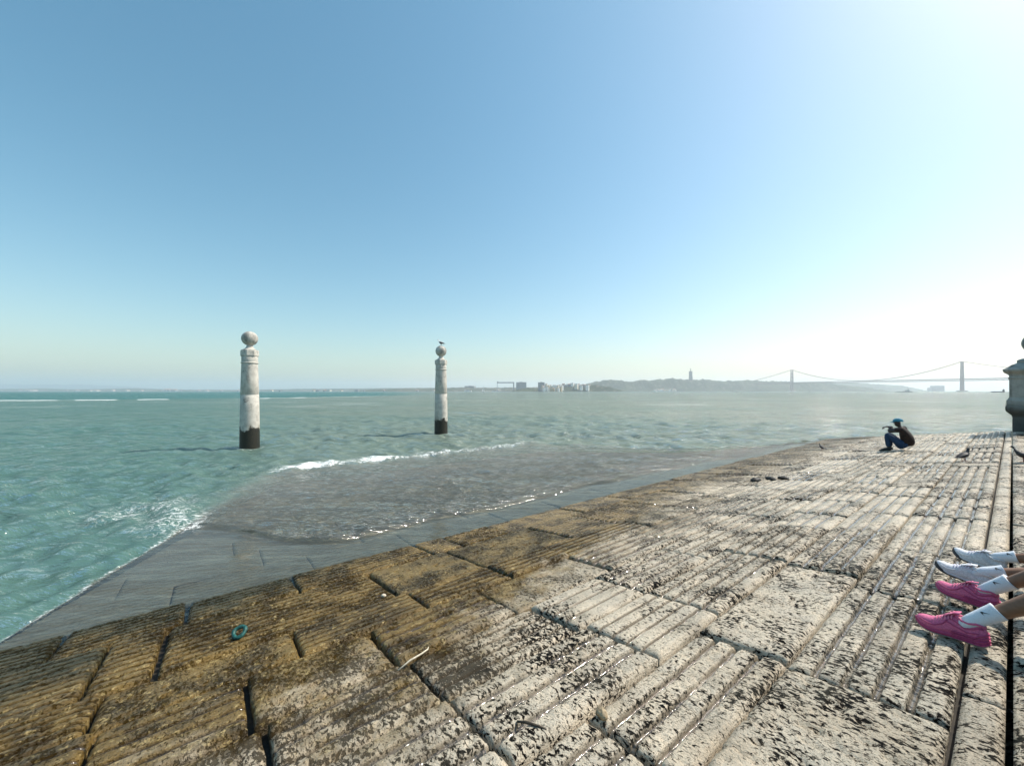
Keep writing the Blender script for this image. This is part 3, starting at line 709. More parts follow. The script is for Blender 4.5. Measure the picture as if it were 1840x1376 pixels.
for i in range(18):
    x = 1004 + i * 3.1 + random.uniform(-1, 1); w = random.uniform(3, 6.5); yb = 695.5 - 2 * math.sin(i / 17 * 3.1) + random.uniform(0, 3)
    building('hilltop_house', x, x + w, yb - random.uniform(3.2, 5.6), yb + 2, 2400 + random.uniform(-40, 30), random.choice(['white', 'cream', 'white', 'grey', 'pink']), 'LBL block along the top of the town hill', 'house', 'houses along the town hill', random.choice(['tile', 'flat', 'flat']))
for i in range(9):
    x = 1176 + i * 4.6 + random.uniform(-1.5, 1.5); w = random.uniform(2.5, 5)
    building('shore_house', x, x + w, 701.2 - random.uniform(0, 1.8), 703.1, 3500, random.choice(['white', 'cream', 'white']), 'LBL house at the foot of the wooded cliff', 'house', 'houses under the cliff', 'tile')
for i in range(26):
    x = random.uniform(20, 440); w = random.uniform(4, 10)
    building('shore_house', x, x + w, 701.4 - random.uniform(0, 1.3), 702.8, 5020 + random.uniform(0, 60), random.choice(['grey', 'cream', 'grey', 'grey', 'pink']), 'LBL house on the low hazy shore', 'house', 'houses on the low hazy shore', 'tile')
for i in range(18):
    x = random.uniform(480, 860); w = random.uniform(3, 7)
    building('shore_house', x, x + w, 701.6 - random.uniform(0, 1.1), 703.1, 3180, random.choice(['grey', 'cream', 'grey']), 'LBL house on the shore between the two columns', 'house', 'houses on the shore between the columns', random.choice(['tile', 'flat']))

# ------------------------------------------------------------------ gantry crane
M['crane'] = simple('crane_paint', (.16, .17, .22), .6, .15, .05, use_obj=False)
M['crane_leg'] = simple('crane_leg_paint', (.30, .34, .40), .6, .15, .05, use_obj=False)
D = 2850; cr = empty('gantry_crane', (px(908.5, D), D, 0)); tag(cr, 'huge dark shipyard gantry crane on the far shore', 'crane')
hw = px(924, D) - px(908.5, D); zt_ = pz(686.4, D)
m = MB(); m.box(-hw, hw, -5, 5, zt_ - 8, zt_).box(-hw + 1, -hw + 9, -4, 4, zt_ + .01, zt_ + 5); m.build('main_beam', M['crane'], cr, False)
for s_ in (-1, 1):
    m = MB(); m.tube([(-hw + 3, s_ * 4, zt_ - 8), (-hw + 2, s_ * 14, 0)], 1.6, 6); m.build('thin_leg', M['crane_leg'], cr, False)
    m = MB(); m.add(*loft([[(hw - 9, s_ * 3 - 2, zt_ - 8), (hw, s_ * 3 - 2, zt_ - 8), (hw, s_ * 3 + 2, zt_ - 8), (hw - 9, s_ * 3 + 2, zt_ - 8)], [(hw - 6, s_ * 14 - 2, 0), (hw - 1, s_ * 14 - 2, 0), (hw - 1, s_ * 14 + 2, 0), (hw - 6, s_ * 14 + 2, 0)]])); m.build('braced_leg', M['crane'], cr, False)
m = MB(); m.tube([(-hw * .15, 0, 0), (-hw * .15, 0, 34)], 1.2, 6).tube([(-hw * .15, 0, 34), (hw * .1, 0, 30)], .8, 6).box(-hw, hw * .6, -8, 8, 0, 3); m.build('dock_base', M['crane'], cr, False)

# ------------------------------------------------------------------ monument on the cliff
M['concrete'] = simple('monument_concrete', (.33, .31, .29), .85, .12, .08, use_obj=False)
D = 3700; mo = empty('hilltop_monument', (px(1241, D), D, pz(682.5, D) - 6)); tag(mo, 'tall tapering concrete monument with an open-armed figure on the cliff top', 'monument')
hh = pz(667.3, D) - pz(682.5, D) + 6; hw = 14.5
for sx in (-1, 1):
    for sy in (-1, 1):
        m = MB(); c = [(hw * sx, hw * .8 * sy), (10.5 * sx, 9.0 * sy)]
        def sqv(cx_, cy_, e, z): return [(cx_ - e, cy_ - e, z), (cx_ + e, cy_ - e, z), (cx_ + e, cy_ + e, z), (cx_ - e, cy_ + e, z)]
        m.add(*loft([sqv(c[0][0] - 5 * sx, c[0][1] - 5 * sy, 5.5, 0), sqv(c[1][0] - 4 * sx, c[1][1] - 4 * sy, 4.6, hh - 4)])); m.build('pillar', M['concrete'], mo, False)
m = MB(); m.box(-13, 13, -12, 12, hh - 4, hh).box(-9, 9, -8, 8, hh + .01, hh + 3); m.build('platform', M['concrete'], mo, False)
f0 = hh + 3; m = MB()
m.add(*loft([[(4.2 * k_ * math.cos(a), 3.2 * k_ * math.sin(a), f0 + z) for a in np.linspace(0, 2 * math.pi, 11)[:-1]] for k_, z in ((1, 0), (.8, 8), (.85, 15), (.95, 19), (.4, 22.2), (.36, 23), (.55, 24.5), (.5, 26), (.2, 27.5))]))
for s_ in (-1, 1): m.tube([(s_ * 2.5, 0, f0 + 19.5), (s_ * 7, -.5, f0 + 20), (s_ * 12.5, -1, f0 + 20.2)], [1.7, 1.5, .7], 8)
m.build('figure', M['concrete'], mo)

# ------------------------------------------------------------------ suspension bridge
M['steel'] = simple('bridge_steel', (.22, .13, .12), .6, .1, .05, use_obj=False)
br = empty('suspension_bridge', (0, 0, 0)); tag(br, 'long suspension bridge with two tall steel towers across the river', 'bridge')
NT_, ST_ = Vector((2905, 2482, 0)), Vector((2508, 3446, 0)); ax = (ST_ - NT_).normalized(); sp_ = (ST_ - NT_).length; nx = Vector((-ax.y, ax.x, 0))
HT, HD, TW = 195.0, 77.0, 12.0
for P0 in (NT_, ST_):
    for s_ in (-1, 1):
        m = MB(); b0 = P0 + nx * (s_ * 15); b1 = P0 + nx * (s_ * 11.5)
        def sec(c, z, e): return [c + ax * a * e + nx * b * e * .8 + Vector((0, 0, z)) for a, b in ((-1, -1), (1, -1), (1, 1), (-1, 1))]
        m.add(*loft([sec(b0, 8, 4.6), sec(b0.lerp(b1, .4), HD, 4.2), sec(b1, HT, 3.2)])); m.build('tower_leg', M['steel'], br, False)
    for z0, z1 in ((12, 42), (42, HD - 8), (HD + 8, 110), (110, 142), (142, 168)):
        m = MB()
        for s_ in (-1, 1): m.tube([P0 + nx * (14 * s_) + Vector((0, 0, z0)), P0 - nx * (13 * s_) + Vector((0, 0, z1))], 1.5, 5)
        m.build('cross_brace', M['steel'], br, False)
    for z in (42, HD - 10, 110, 142, 170, HT - 3):
        m = MB(); m.tube([P0 + nx * 13 + Vector((0, 0, z)), P0 - nx * 13 + Vector((0, 0, z))], 2.2, 6); m.build('portal_beam', M['steel'], br, False)
    m = MB(); m.lathe([(26, -2), (26, 6), (20, 8.5)], 16, cx=P0.x, cy=P0.y); m.build('pier_base', M['concrete'], br, False)
A_, B_ = NT_ - ax * 1250, ST_ + ax * 900
for nm, zz, e in (('deck_roadway', HD + 4.5, 2.1), ('deck_bottom_chord', HD - 6.5, 1.5)):
    m = MB()
    v = []
    for c in (A_, B_): v += [c + nx * a * TW + Vector((0, 0, zz + b * e)) for a, b in ((-1, -1), (1, -1), (1, 1), (-1, 1))]
    m.add(v, [(0, 1, 5, 4), (1, 2, 6, 5), (2, 3, 7, 6), (3, 0, 4, 7), (3, 2, 1, 0), (4, 5, 6, 7)]); m.build(nm, M['steel'], br, False)
for s_ in (-1, 1):
    m = MB(); n_ = int((B_ - A_).length / 24)
    for i in range(n_):
        a, b = A_.lerp(B_, i / n_) + nx * s_ * TW, A_.lerp(B_, (i + 1) / n_) + nx * s_ * TW; mid = (a + b) / 2
        m.tube([a + Vector((0, 0, HD - 6)), mid + Vector((0, 0, HD + 4))], .8, 4, cap=False).tube([mid + Vector((0, 0, HD + 4)), b + Vector((0, 0, HD - 6))], .8, 4, cap=False)
    m.build('deck_truss', M['steel'], br, False)
    off = nx * s_ * 11.5; pts = [NT_ - ax * 483 + Vector((0, 0, HD + 6)) + off]
    for i in range(1, 9): k = i / 8; pts.append(NT_ - ax * 483 * (1 - k) + off + Vector((0, 0, HD + 6 + (HT - HD - 6) * (k * .72 + .28 * k * k))))
    for i in range(1, 33): k = i / 32; pts.append(NT_.lerp(ST_, k) + off + Vector((0, 0, HD + 8 + (HT - HD - 8) * (2 * k - 1) ** 2)))
    for i in range(1, 9): k = 1 - i / 8; pts.append(ST_ + ax * 483 * (1 - k) + off + Vector((0, 0, HD + 6 + (HT - HD - 6) * (k * .72 + .28 * k * k))))
    m = MB(); m.tube(pts, 1.25, 6); m.build('main_cable', M['steel'], br)
    m = MB()
    for i in range(1, 44):
        k = i / 44; p = NT_.lerp(ST_, k) + off; m.tube([p + Vector((0, 0, HD + 5)), p + Vector((0, 0, HD + 8 + (HT - HD - 8) * (2 * k - 1) ** 2))], .16, 4, cap=False)
    m.build('suspender_cables', M['steel'], br, False)
for k in (560, 720, 880, 1040):
    c = NT_ - ax * k; m = MB(); m.tube([c + Vector((0, 0, 0)), c + Vector((0, 0, HD - 7))], 4, 8); m.build('viaduct_pier', M['concrete'], br)

# ------------------------------------------------------------------ boats and buoys
M['hull_dark'] = simple('hull_paint_dark', (.035, .045, .06), .5, .15, 1)
M['hull_white'] = simple('hull_paint_white', (.72, .72, .70), .4, .06, 1)
M['sail'] = simple('sail_cloth', (.82, .81, .78), .8, .04, 1)
def hull(m, L, Bm, z0, z1, mi=0):
    secs = []
    for k, w in ((0, .75), (.1, .9), (.45, 1), (.75, .85), (.92, .4), (1, .04)):
        x = -L / 2 + L * k; b = Bm / 2 * w; rise = .25 * (z1) * max(0, k - .5) * 2
        secs.append([(x, -b * .7, z0), (x, b * .7, z0), (x + L * .02, b, z1 + rise), (x + L * .02, -b, z1 + rise)])
    m.add(*loft(secs), mi)
def boat_at(name, x, D, label, cat, heading):
    o = empty(name, (px(x, D), D, -.1), heading); return tag(o, label, cat)
b = boat_at('sailboat', 868.5, 1000, 'small white sailboat under sail before the far shore', 'sailboat', R(25))
m = MB(); hull(m, 9, 2.8, -.3, 1.1); m.build('hull', M['hull_white'], b, False)
m = MB(); m.tube([(.8, 0, 1), (.8, 0, 14.5)], .09, 6); m.build('mast', M['hull_dark'], b)
def sail(pts, name):
    v = []; f = []; A, B, C = [Vector(p) for p in pts]; n = 8
    for i in range(n + 1):
        for j in range(n + 1 - i):
            a = i / n; c = j / n; p = A * (1 - a - c) + B * a + C * c; p.y += 1.1 * (a * c + a * (1 - a - c) + c * (1 - a - c)) * 2; v.append(p)
    idx = lambda i, j: sum(n + 1 - q for q in range(i)) + j
    for i in range(n):
        for j in range(n - i):
            f.append((idx(i, j), idx(i + 1, j), idx(i, j + 1)))
            if i + j < n - 1: f.append((idx(i + 1, j), idx(i + 1, j + 1), idx(i, j + 1)))
    k = len(v); v += [p + Vector((0, .03, 0)) for p in v]; f += [tuple(q + k for q in reversed(t_)) for t_ in f]
    pydata(name, v, f, M['sail'], b)
sail([(.7, 0, 2.0), (.7, 0, 14.2), (-4.2, 0, 2.1)], 'mainsail'); sail([(.95, 0, 12.6), (4.5, 0, 1.4), (.95, 0, 1.8)], 'jib')
b = boat_at('tugboat', 1630, 1150, 'dark tugboat crossing under the middle of the bridge', 'tugboat', R(-45))
m = MB(); hull(m, 22, 7, -.5, 2.0); m.build('hull', M['hull_dark'], b, False)
m = MB(); m.box(-2.5, 5, -2.4, 2.4, 2.0, 5.2).box(.5, 4.4, -1.9, 1.9, 5.21, 8.0).box(-4.5, -2.7, -1, 1, 2.0, 7.4); m.build('wheelhouse', M['hull_white'], b, False)
m = MB(); m.tube([(1.5, 0, 8), (1.2, 0, 15)], .18, 6).tube([(1.3, 0, 12), (-3.5, 0, 8)], .08, 5).tube([(1.35, -1.2, 12.5), (1.35, 1.2, 12.5)], .08, 5); m.build('mast', M['hull_dark'], b)
b = boat_at('barge', 1614.5, 1150, 'low dark barge trailing just left of the tugboat', 'barge', R(-45))
m = MB(); hull(m, 14, 5, -.4, .9); m.build('hull', M['hull_dark'], b, False)
m = MB(); m.box(-1.5, 1.5, -1.2, 1.2, .9, 2.2); m.build('deck_box', M['hull_dark'], b, False)
b = boat_at('cargo_ship', 1793, 880, 'dark hulled cargo boat with stern bridge beside the stone pier', 'ship', R(-45) + math.pi)
m = MB(); hull(m, 20, 6, -.5, 1.7); m.build('hull', M['hull_dark'], b, False)
m = MB(); m.box(-6.2, 7, -2.2, 2.2, 1.7, 2.6); m.build('cargo_hatch', M['hull_white'], b, False)
m = MB(); m.box(-9.4, -6.6, -2.5, 2.5, 1.7, 5.4).box(-9.2, -7.2, -1.6, 1.6, 5.41, 7.2); m.build('stern_bridge', M['hull_dark'], b, False)
m = MB(); m.tube([(5.5, 0, 2), (5.5, 0, 14)], .10, 6); m.build('mast', M['hull_white'], b)
def buoy(x, D, label, h):
    o = empty('channel_buoy', (px(x, D), D, 0)); tag(o, label, 'buoy', 'channel buoys')
    m = MB(); m.lathe([(.9, -.4), (1.0, 0), (.95, .5), (.5, .7)], 14); m.build('float', M['hull_dark'], o)
    m = MB()
    for k in range(4): g = k * math.pi / 2; m.tube([(.5 * math.cos(g), .5 * math.sin(g), .6), (.12 * math.cos(g), .12 * math.sin(g), h)], .07, 5)
    m.box(-.22, .22, -.22, .22, h, h + .5); m.build('lantern_frame', M['hull_dark'], o, False)
buoy(1454.5, 640, 'small dark buoy afloat left of the tugboat, beyond the bathed ramp', 2.3)
buoy(1380, 1500, 'dark buoy close under the wooded cliff left of the first bridge tower', 9)
buoy(1548, 2000, 'faint buoy far out below the middle of the bridge', 6)

# ------------------------------------------------------------------ haze
hz = NT('haze_air'); pv = hz.n('VolumePrincipled'); pv.inputs['Color'].default_value = (.86, .94, 1.0, 1); pv.inputs['Density'].default_value = 1.25e-4; pv.inputs['Anisotropy'].default_value = .3
hz.t.links.new(pv.outputs[0], hz.out.inputs['Volume'])
m = MB(); m.box(-14500, 14500, -3000, 14500, -4, 320); o = m.build('haze', hz.mat, None, False); tag(o, 'pale summer haze over the river', 'haze', kind='stuff')

# ------------------------------------------------------------------ people
def skin_mesh(joints, edges, root, sub=2):
    names = list(joints); idx = {n: i for i, n in enumerate(names)}
    me = bpy.data.meshes.new('tmp'); me.from_pydata([joints[n][0] for n in names], [(idx[a], idx[b]) for a, b in edges], []); me.update()
    o = bpy.data.objects.new('tmp', me); COL.objects.link(o)
    mod = o.modifiers.new('skin', 'SKIN'); mod.use_smooth_shade = True; mod.branch_smoothing = .3
    for n, v in zip(names, me.skin_vertices[0].data):
        r = joints[n][1]; v.radius = (r, r) if not isinstance(r, tuple) else r; v.use_root = (n == root)
    ss = o.modifiers.new('sub', 'SUBSURF'); ss.levels = sub; ss.render_levels = sub
    dg = bpy.context.evaluated_depsgraph_get(); ev = o.evaluated_get(dg)
    out = bpy.data.meshes.new_from_object(ev); bpy.data.objects.remove(o); bpy.data.meshes.remove(me)
    return out
def chain(*n): return list(zip(n[:-1], n[1:]))
M['skin_dark'] = simple('skin_dark', (.020, .012, .009), .5, .12, 30)
M['skin_tan'] = simple('skin_tan', (.30, .155, .085), .48, .08, 40, Subsurface_Weight=0.0) if False else simple('skin_tan', (.20, .098, .052), .48, .10, 40)
M['jeans'] = simple('blue_denim', (.009, .038, .095), .85, .25, 60, .2)
M['shirt'] = simple('rust_print_shirt', (.017, .007, .004), .9, .8, 22, .2)
M['cap'] = simple('teal_cap_cloth', (.01, .17, .26), .8, .15, 50)
M['black'] = simple('black_leather', (.012, .011, .010), .5, .3, 40)
M['tee'] = simple('tee_cloth', (.45, .44, .43), .9, .1, 50); M['shorts'] = simple('shorts_cloth', (.04, .04, .05), .9, .2, 50)
M['hair'] = simple('dark_hair', (.012, .009, .007), .6, .3, 80)
def add_hand(J, E, name, wrist, palm_dir, side, r=.0085, curl=.35, down=Vector((0, 0, -1))):
    """palm and five fingers from joint `wrist` (already in J)"""
    w = Vector(J[wrist][0]); d = Vector(palm_dir).normalized(); sd = Vector(side).normalized()
    p = w + d * .055; J[name + 'palm'] = (p, (.030, .016)); E.append((wrist, name + 'palm'))
    for i, (o, ln) in enumerate(((-.027, .062), (-.009, .074), (.009, .070), (.027, .056))):
        a = p + d * .035 + sd * o; b = a + (d + down * curl).normalized() * ln * .55; c = b + (d + down * curl * 2.4).normalized() * ln * .5
        for k, q in enumerate((a, b, c)): J[f'{name}f{i}{k}'] = (q, r if k < 2 else r * .75)
        E += chain(name + 'palm', f'{name}f{i}0', f'{name}f{i}1', f'{name}f{i}2')
    a = w + d * .03 - sd * .035; b = a + (d * .8 - sd * .6 + down * .2).normalized() * .04; c = b + (d + down * .4).normalized() * .03
    for k, q in enumerate((a, b, c)): J[f'{name}th{k}'] = (q, r * 1.1 if k < 2 else r * .8)
    E += chain(wrist, f'{name}th0', f'{name}th1', f'{name}th2')

def seated_man():
    hip = td(16.2, 1.93, float(ztop(1.93))); rz = RAMP_ROT + math.pi / 2
    J = {'pelvis': ((0, 0, .13), .10), 'belly': ((-.02, 0, .32), .12), 'chest': ((.05, 0, .53), .125), 'neck0': ((.11, 0, .655), .055), 'neck1': ((.145, 0, .70), .05),
         'head0': ((.17, 0, .755), .072), 'head1': ((.175, 0, .83), .088), 'head2': ((.165, 0, .885), .055), 'chin': ((.245, 0, .735), .032), 'nose': ((.272, 0, .79), .014)}
    E = chain('pelvis', 'belly', 'chest', 'neck0', 'neck1', 'head0', 'head1', 'head2') + [('head0', 'chin'), ('head1', 'nose')]
    for s_, n in ((1, 'L'), (-1, 'R')):
        J[n + 'hip'] = ((.05, .10 * s_, .11), .085); J[n + 'knee'] = ((.395, .13 * s_, .46), .062); J[n + 'calf'] = ((.37, .13 * s_, .27), .052)
        J[n + 'ank'] = ((.345, .13 * s_, .035), .038); J[n + 'ball'] = ((.47, .135 * s_, -.03), .032); J[n + 'toe'] = ((.53, .135 * s_, -.045), .026)
        E += chain('pelvis', n + 'hip', n + 'knee', n + 'calf', n + 'ank', n + 'ball', n + 'toe')
        J[n + 'sho'] = ((.07, .185 * s_, .615), .062); E.append(('chest', n + 'sho'))
    J['Lelb'] = ((.335, .19, .53), .055); J['Lwr'] = ((.315, .04, .665), .032); J['Relb'] = ((.30, -.19, .57), .055); J['Rwr'] = ((.385, .0, .675), .032)
    E += chain('Lsho', 'Lelb', 'Lwr') + chain('Rsho', 'Relb', 'Rwr')
    add_hand(J, E, 'LH', 'Lwr', (.3, -.75, .1), (.8, .3, 0), r=.011); add_hand(J, E, 'RH', 'Rwr', (.8, .45, -.25), (-.45, .8, 0), r=.011, curl=.9)
    body = link('person', skin_mesh(J, E, 'pelvis', 2), M['skin_dark']); body.location = hip; body.rotation_euler = (0, 0, rz)
    tag(body, 'person in teal cap, dark shirt and blue jeans sitting hunched on the ramp', 'person')
    # jeans
    Jj = {}; Ej = []
    Jj['pelvis'] = ((0, 0, .135), .135); Jj['waist'] = ((-.02, 0, .25), .135); Ej.append(('pelvis', 'waist'))
    for s_, n in ((1, 'L'), (-1, 'R')):
        for k, r in (('hip', .105), ('knee', .080), ('calf', .070)): Jj[n + k] = (J[n + k][0], r)
        Jj[n + 'hem'] = ((.348, .13 * s_, .055), .062); Ej += chain('pelvis', n + 'hip', n + 'knee', n + 'calf', n + 'hem')
    link('jeans', skin_mesh(Jj, Ej, 'pelvis', 2), M['jeans'], body)
    Js = {'hem': ((-.08, 0, .10), .150), 'belly': ((-.045, 0, .30), .185), 'chest': ((.035, 0, .52), .185), 'col': ((.10, 0, .645), .075)}
    Es = chain('hem', 'belly', 'chest', 'col')
    for n in 'LR':
        Js[n + 'sho'] = (J[n + 'sho'][0], .085); m_ = Vector(J[n + 'sho'][0]).lerp(Vector(J[n + 'elb'][0]), .6); Js[n + 'slv'] = (m_, .066); Es += chain('chest', n + 'sho', n + 'slv')
    link('shirt', skin_mesh(Js, Es, 'chest', 2), M['shirt'], body)
    m = MB(); secs = []
    for k in range(9):
        a = math.pi / 2 * k / 8 * .98; secs.append([(.165 + .118 * math.cos(a) * math.cos(g), .105 * math.cos(a) * math.sin(g), .835 + .105 * math.sin(a)) for g in np.linspace(0, 2 * math.pi, 25)[:-1]])
    m.add(*loft(secs)); cap_ = m.build('cap', M['cap'], body)
    m = MB(); top = []; 
    for g in np.linspace(-1.25, 1.25, 13): top.append((.17 + .105 * math.cos(g), .105 * math.sin(g), .842, .17 + .165 * math.cos(g) ** .8 + .01, .085 * math.sin(g), .815))
    secs = [[(q[0], q[1], q[2]), (q[3], q[4], q[5]), (q[3], q[4], q[5] - .006), (q[0], q[1], q[2] - .006)] for q in top]; m.add(*loft(secs)); m.build('brim', M['cap'], cap_)
    for s_ in (1, -1):
        secs = []
        for x, w, z0, z1 in ((-.055, .018, 0, .05), (-.045, .034, 0, .085), (0, .04, 0, .095), (.06, .04, 0, .08), (.11, .046, 0, .06), (.17, .046, 0, .05), (.21, .034, .004, .036), (.228, .012, .01, .024)):
            gx = .345 + x; gz = -.15 * gx + .004; secs.append([(gx, .13 * s_ + w * math.cos(g), gz + (z0 + z1) / 2 + (z1 - z0) / 2 * (abs(math.sin(g)) ** .6) * (1 if math.sin(g) > 0 else -1)) for g in np.linspace(0, 2 * math.pi, 15)[:-1]])
        m = MB(); m.add(*loft(secs)); m.build('shoe', M['black'], body)
seated_man()

# ------------------------------------------------------------------ sneakers, socks and the two people resting at the head of the ramp
def sneaker_mats(pre, c_up, c_sole, c_lace, c_out):
    return dict(up=simple(pre + '_mesh_upper', c_up, .7, .16, 120, .35), sole=simple(pre + '_midsole', c_sole, .6, .12, 60, .1), lace=simple(pre + '_laces', c_lace, .8, .08, 90), out=simple(pre + '_outsole', c_out, .7, .2, 60))
PINK = sneaker_mats('pink', (.62, .13, .26), (.42, .045, .145), (.72, .24, .36), (.30, .22, .22))
WHITE = sneaker_mats('white', (.66, .67, .70), (.62, .63, .66), (.74, .72, .82), (.045, .045, .05))
M['sock'] = simple('white_sock_knit', (.70, .74, .80), .9, .05, 150, .3); M['logo'] = simple('black_logo_thread', (.012, .012, .014), .8, .1, 50)
LSH = .285
def interp(x, tab): return float(np.interp(x, [a for a, _ in tab], [b for _, b in tab]))
WID = [(-.006, .016), (0, .027), (.012, .036), (.03, .041), (.08, .0395), (.13, .043), (.18, .0505), (.215, .051), (.245, .046), (.262, .038), (.275, .026), (.282, .014), (.286, .005)]
HEI = [(-.006, .050), (0, .066), (.012, .080), (.03, .086), (.06, .080), (.085, .084), (.105, .098), (.125, .101), (.14, .095), (.165, .081), (.19, .068), (.22, .058), (.245, .051), (.262, .043), (.275, .031), (.282, .019), (.286, .008)]
def shoe(parent, M4, F, mat4, chunky, label):
    """heel origin, +x toe, +y left, +z up; M4 places it"""
    sh0 = .042 if chunky else .030; sh1 = .030 if chunky else .022
    zs = lambda x: sh0 + (sh1 - sh0) * min(1, max(0, x / .2)) + .030 * max(0, (x - .2) / .085) ** 2      # top of the midsole
    zb = lambda x: .026 * max(0, (x - .2) / .085) ** 2 + .008 * max(0, (.03 - x) / .03) ** 2              # bottom (toe spring)
    yc = lambda x: F * .010 * math.sin(max(0, x) / LSH * math.pi)                                        # the last curves
    X = [-.006, 0, .006, .014, .03, .05, .07, .09, .11, .13, .15, .17, .19, .21, .23, .245, .258, .268, .276, .282, .286]
    def place(o): o.matrix_world = M4; return o
    # upper
    secs = []
    for x in X:
        w = interp(x, WID) * .97; h = interp(x, HEI); s_ = []
        for k in range(17):
            g = math.pi * k / 16; c, sn = math.cos(g), math.sin(g)
            pinch = 1 - .30 * sn ** 3 * (1 if x < .14 else .4)
            s_.append((x, yc(x) + w * pinch * (abs(c) ** .75) * (1 if c > 0 else -1), zs(x) - .006 + h * sn ** .72))
        secs.append(s_)
    m = MB(); m.add(*loft(secs, True, True)); up = m.build('sneaker', mat4['up'], parent); place(up); up['label'] = label
    # midsole with horizontal ribs at the heel
    def sole_part(name, mat, za, zb_, grow):
        secs = []
        for x in [X[0] - .004] + X + [X[-1] + .004]:
            w = interp(x, WID) + grow; a, b = za(x), zb_(x); y = yc(x)
            secs.append([(x, y - w, a + .004), (x, y - w * .9, a), (x, y + w * .9, a), (x, y + w, a + .004), (x, y + w, b - .004), (x, y + w * .9, b), (x, y - w * .9, b), (x, y - w, b - .004)])
        m = MB(); m.add(*loft(secs)); o = m.build(name, mat, up); place(o); return o
    sole_part('midsole', mat4['sole'], lambda x: zb(x) + .008, zs, .003)
    sole_part('outsole', mat4['out'], zb, lambda x: zb(x) + (.0085 if chunky else .013 + .022 * max(0, (x - .2) / .085)), .0015 if chunky else .0042)
    if chunky:
        for q in range(4):
            pts = []
            for x in [.13, .10, .07, .04, .018, .004, -.004]: pts.append((x, yc(x) + interp(x, WID) + .0035, zb(x) + .012 + q * .0115 + (.006 * q if x < .03 else 0)))
            pts += [(-.0105, 0, zb(0) + .012 + q * .0175)]
            for x in [-.004, .004, .018, .04, .07, .10, .13]: pts.append((x, yc(x) - interp(x, WID) - .0035, zb(x) + .012 + q * .0115 + (.006 * q if x < .03 else 0)))
            m = MB(); m.tube(pts, .0042, 6); o = m.build('heel_rib', mat4['sole'], up); place(o)
    def surf(x, g, off=.0015):
        w = interp(x, WID) * .97; h = interp(x, HEI); c, sn = math.cos(g), math.sin(g); pinch = 1 - .30 * sn ** 3 * (1 if x < .14 else .4)
        return (x, yc(x) + (w * pinch + off) * (abs(c) ** .75) * (1 if c > 0 else -1), zs(x) - .006 + (h + off) * sn ** .72)
    for sgn in (0, 1):
        fl = lambda g: g if sgn == 0 else math.pi - g
        paths = [[(.005, .9), (.04, .62), (.08, .5), (.12, .75), (.15, 1.05)], [(.02, .35), (.07, .25), (.12, .38), (.165, .8)], [(.27, .55), (.235, .42), (.2, .35), (.165, .5), (.14, .9)]] if chunky else [[(.02, .5), (.08, .35), (.14, .7)], [(.265, .5), (.22, .4), (.17, .6)]]
        for pth in paths:
            pts = []
            for (x0, g0), (x1, g1) in zip(pth[:-1], pth[1:]):
                for k in range(5): pts.append(surf(x0 + (x1 - x0) * k / 5, fl(g0 + (g1 - g0) * k / 5)))
            m = MB(); m.tube(pts, [.0022] + [.0036] * (len(pts) - 2) + [.0022], 6); o = m.build('overlay', mat4['sole'], up); place(o)
    # collar roll, tongue, laces
    pts = []
    for k in range(25):
        g = 2 * math.pi * k / 24; x = .058 + .056 * math.cos(g); pts.append((x, yc(x) + .034 * math.sin(g), zs(x) - .006 + interp(x, HEI) * .985 + .004))
    m = MB(); m.tube(pts, .0068, 8, cap=False); o = m.build('collar', mat4['up'], up); place(o)
    secs = []
    for k in range(6):
        x = .105 + .012 * k; z = zs(x) - .004 + interp(x, HEI); ww = .024 - .001 * k; lift = .020 * (1 - k / 5) ** 1.5
        secs.append([(x - lift * .6, yc(x) - ww, z + lift), (x - lift * .6, yc(x) + ww, z + lift), (x - lift * .6, yc(x) + ww * .8, z + lift + .006), (x - lift * .6, yc(x) - ww * .8, z + lift + .006)])
    m = MB(); m.add(*loft(secs)); o = m.build('tongue', mat4['up'], up); place(o)
    for k in range(6):
        x = .125 + .0135 * k; z = zs(x) - .006 + interp(x, HEI); w = .030 + .001 * k
        m = MB(); m.tube([(x - .004, yc(x) - w, z - .016), (x, yc(x) - w * .5, z - .001), (x + .002, yc(x), z + .004), (x + .004, yc(x) + w * .5, z - .001), (x + .002, yc(x) + w, z - .016)], .0038, 6); o = m.build('lace', mat4['lace'], up); place(o)
    m = MB()
    for s_ in (-1, 1):
        c = Vector((.128, 0, zs(.128) + interp(.128, HEI) + .002)); m.tube([c, c + Vector((-.006, s_ * .02, .012)), c + Vector((.008, s_ * .034, .004)), c + Vector((.012, s_ * .02, -.002)), c], .0026, 5)
    o = m.build('lace_bow', mat4['lace'], up); place(o)
    return up
SWOOSH = [(0, .50), (-.03, .30), (.03, .08), (.16, 0), (.34, .06), (1.0, .62), (.36, .27), (.20, .235), (.10, .30), (.06, .40)]
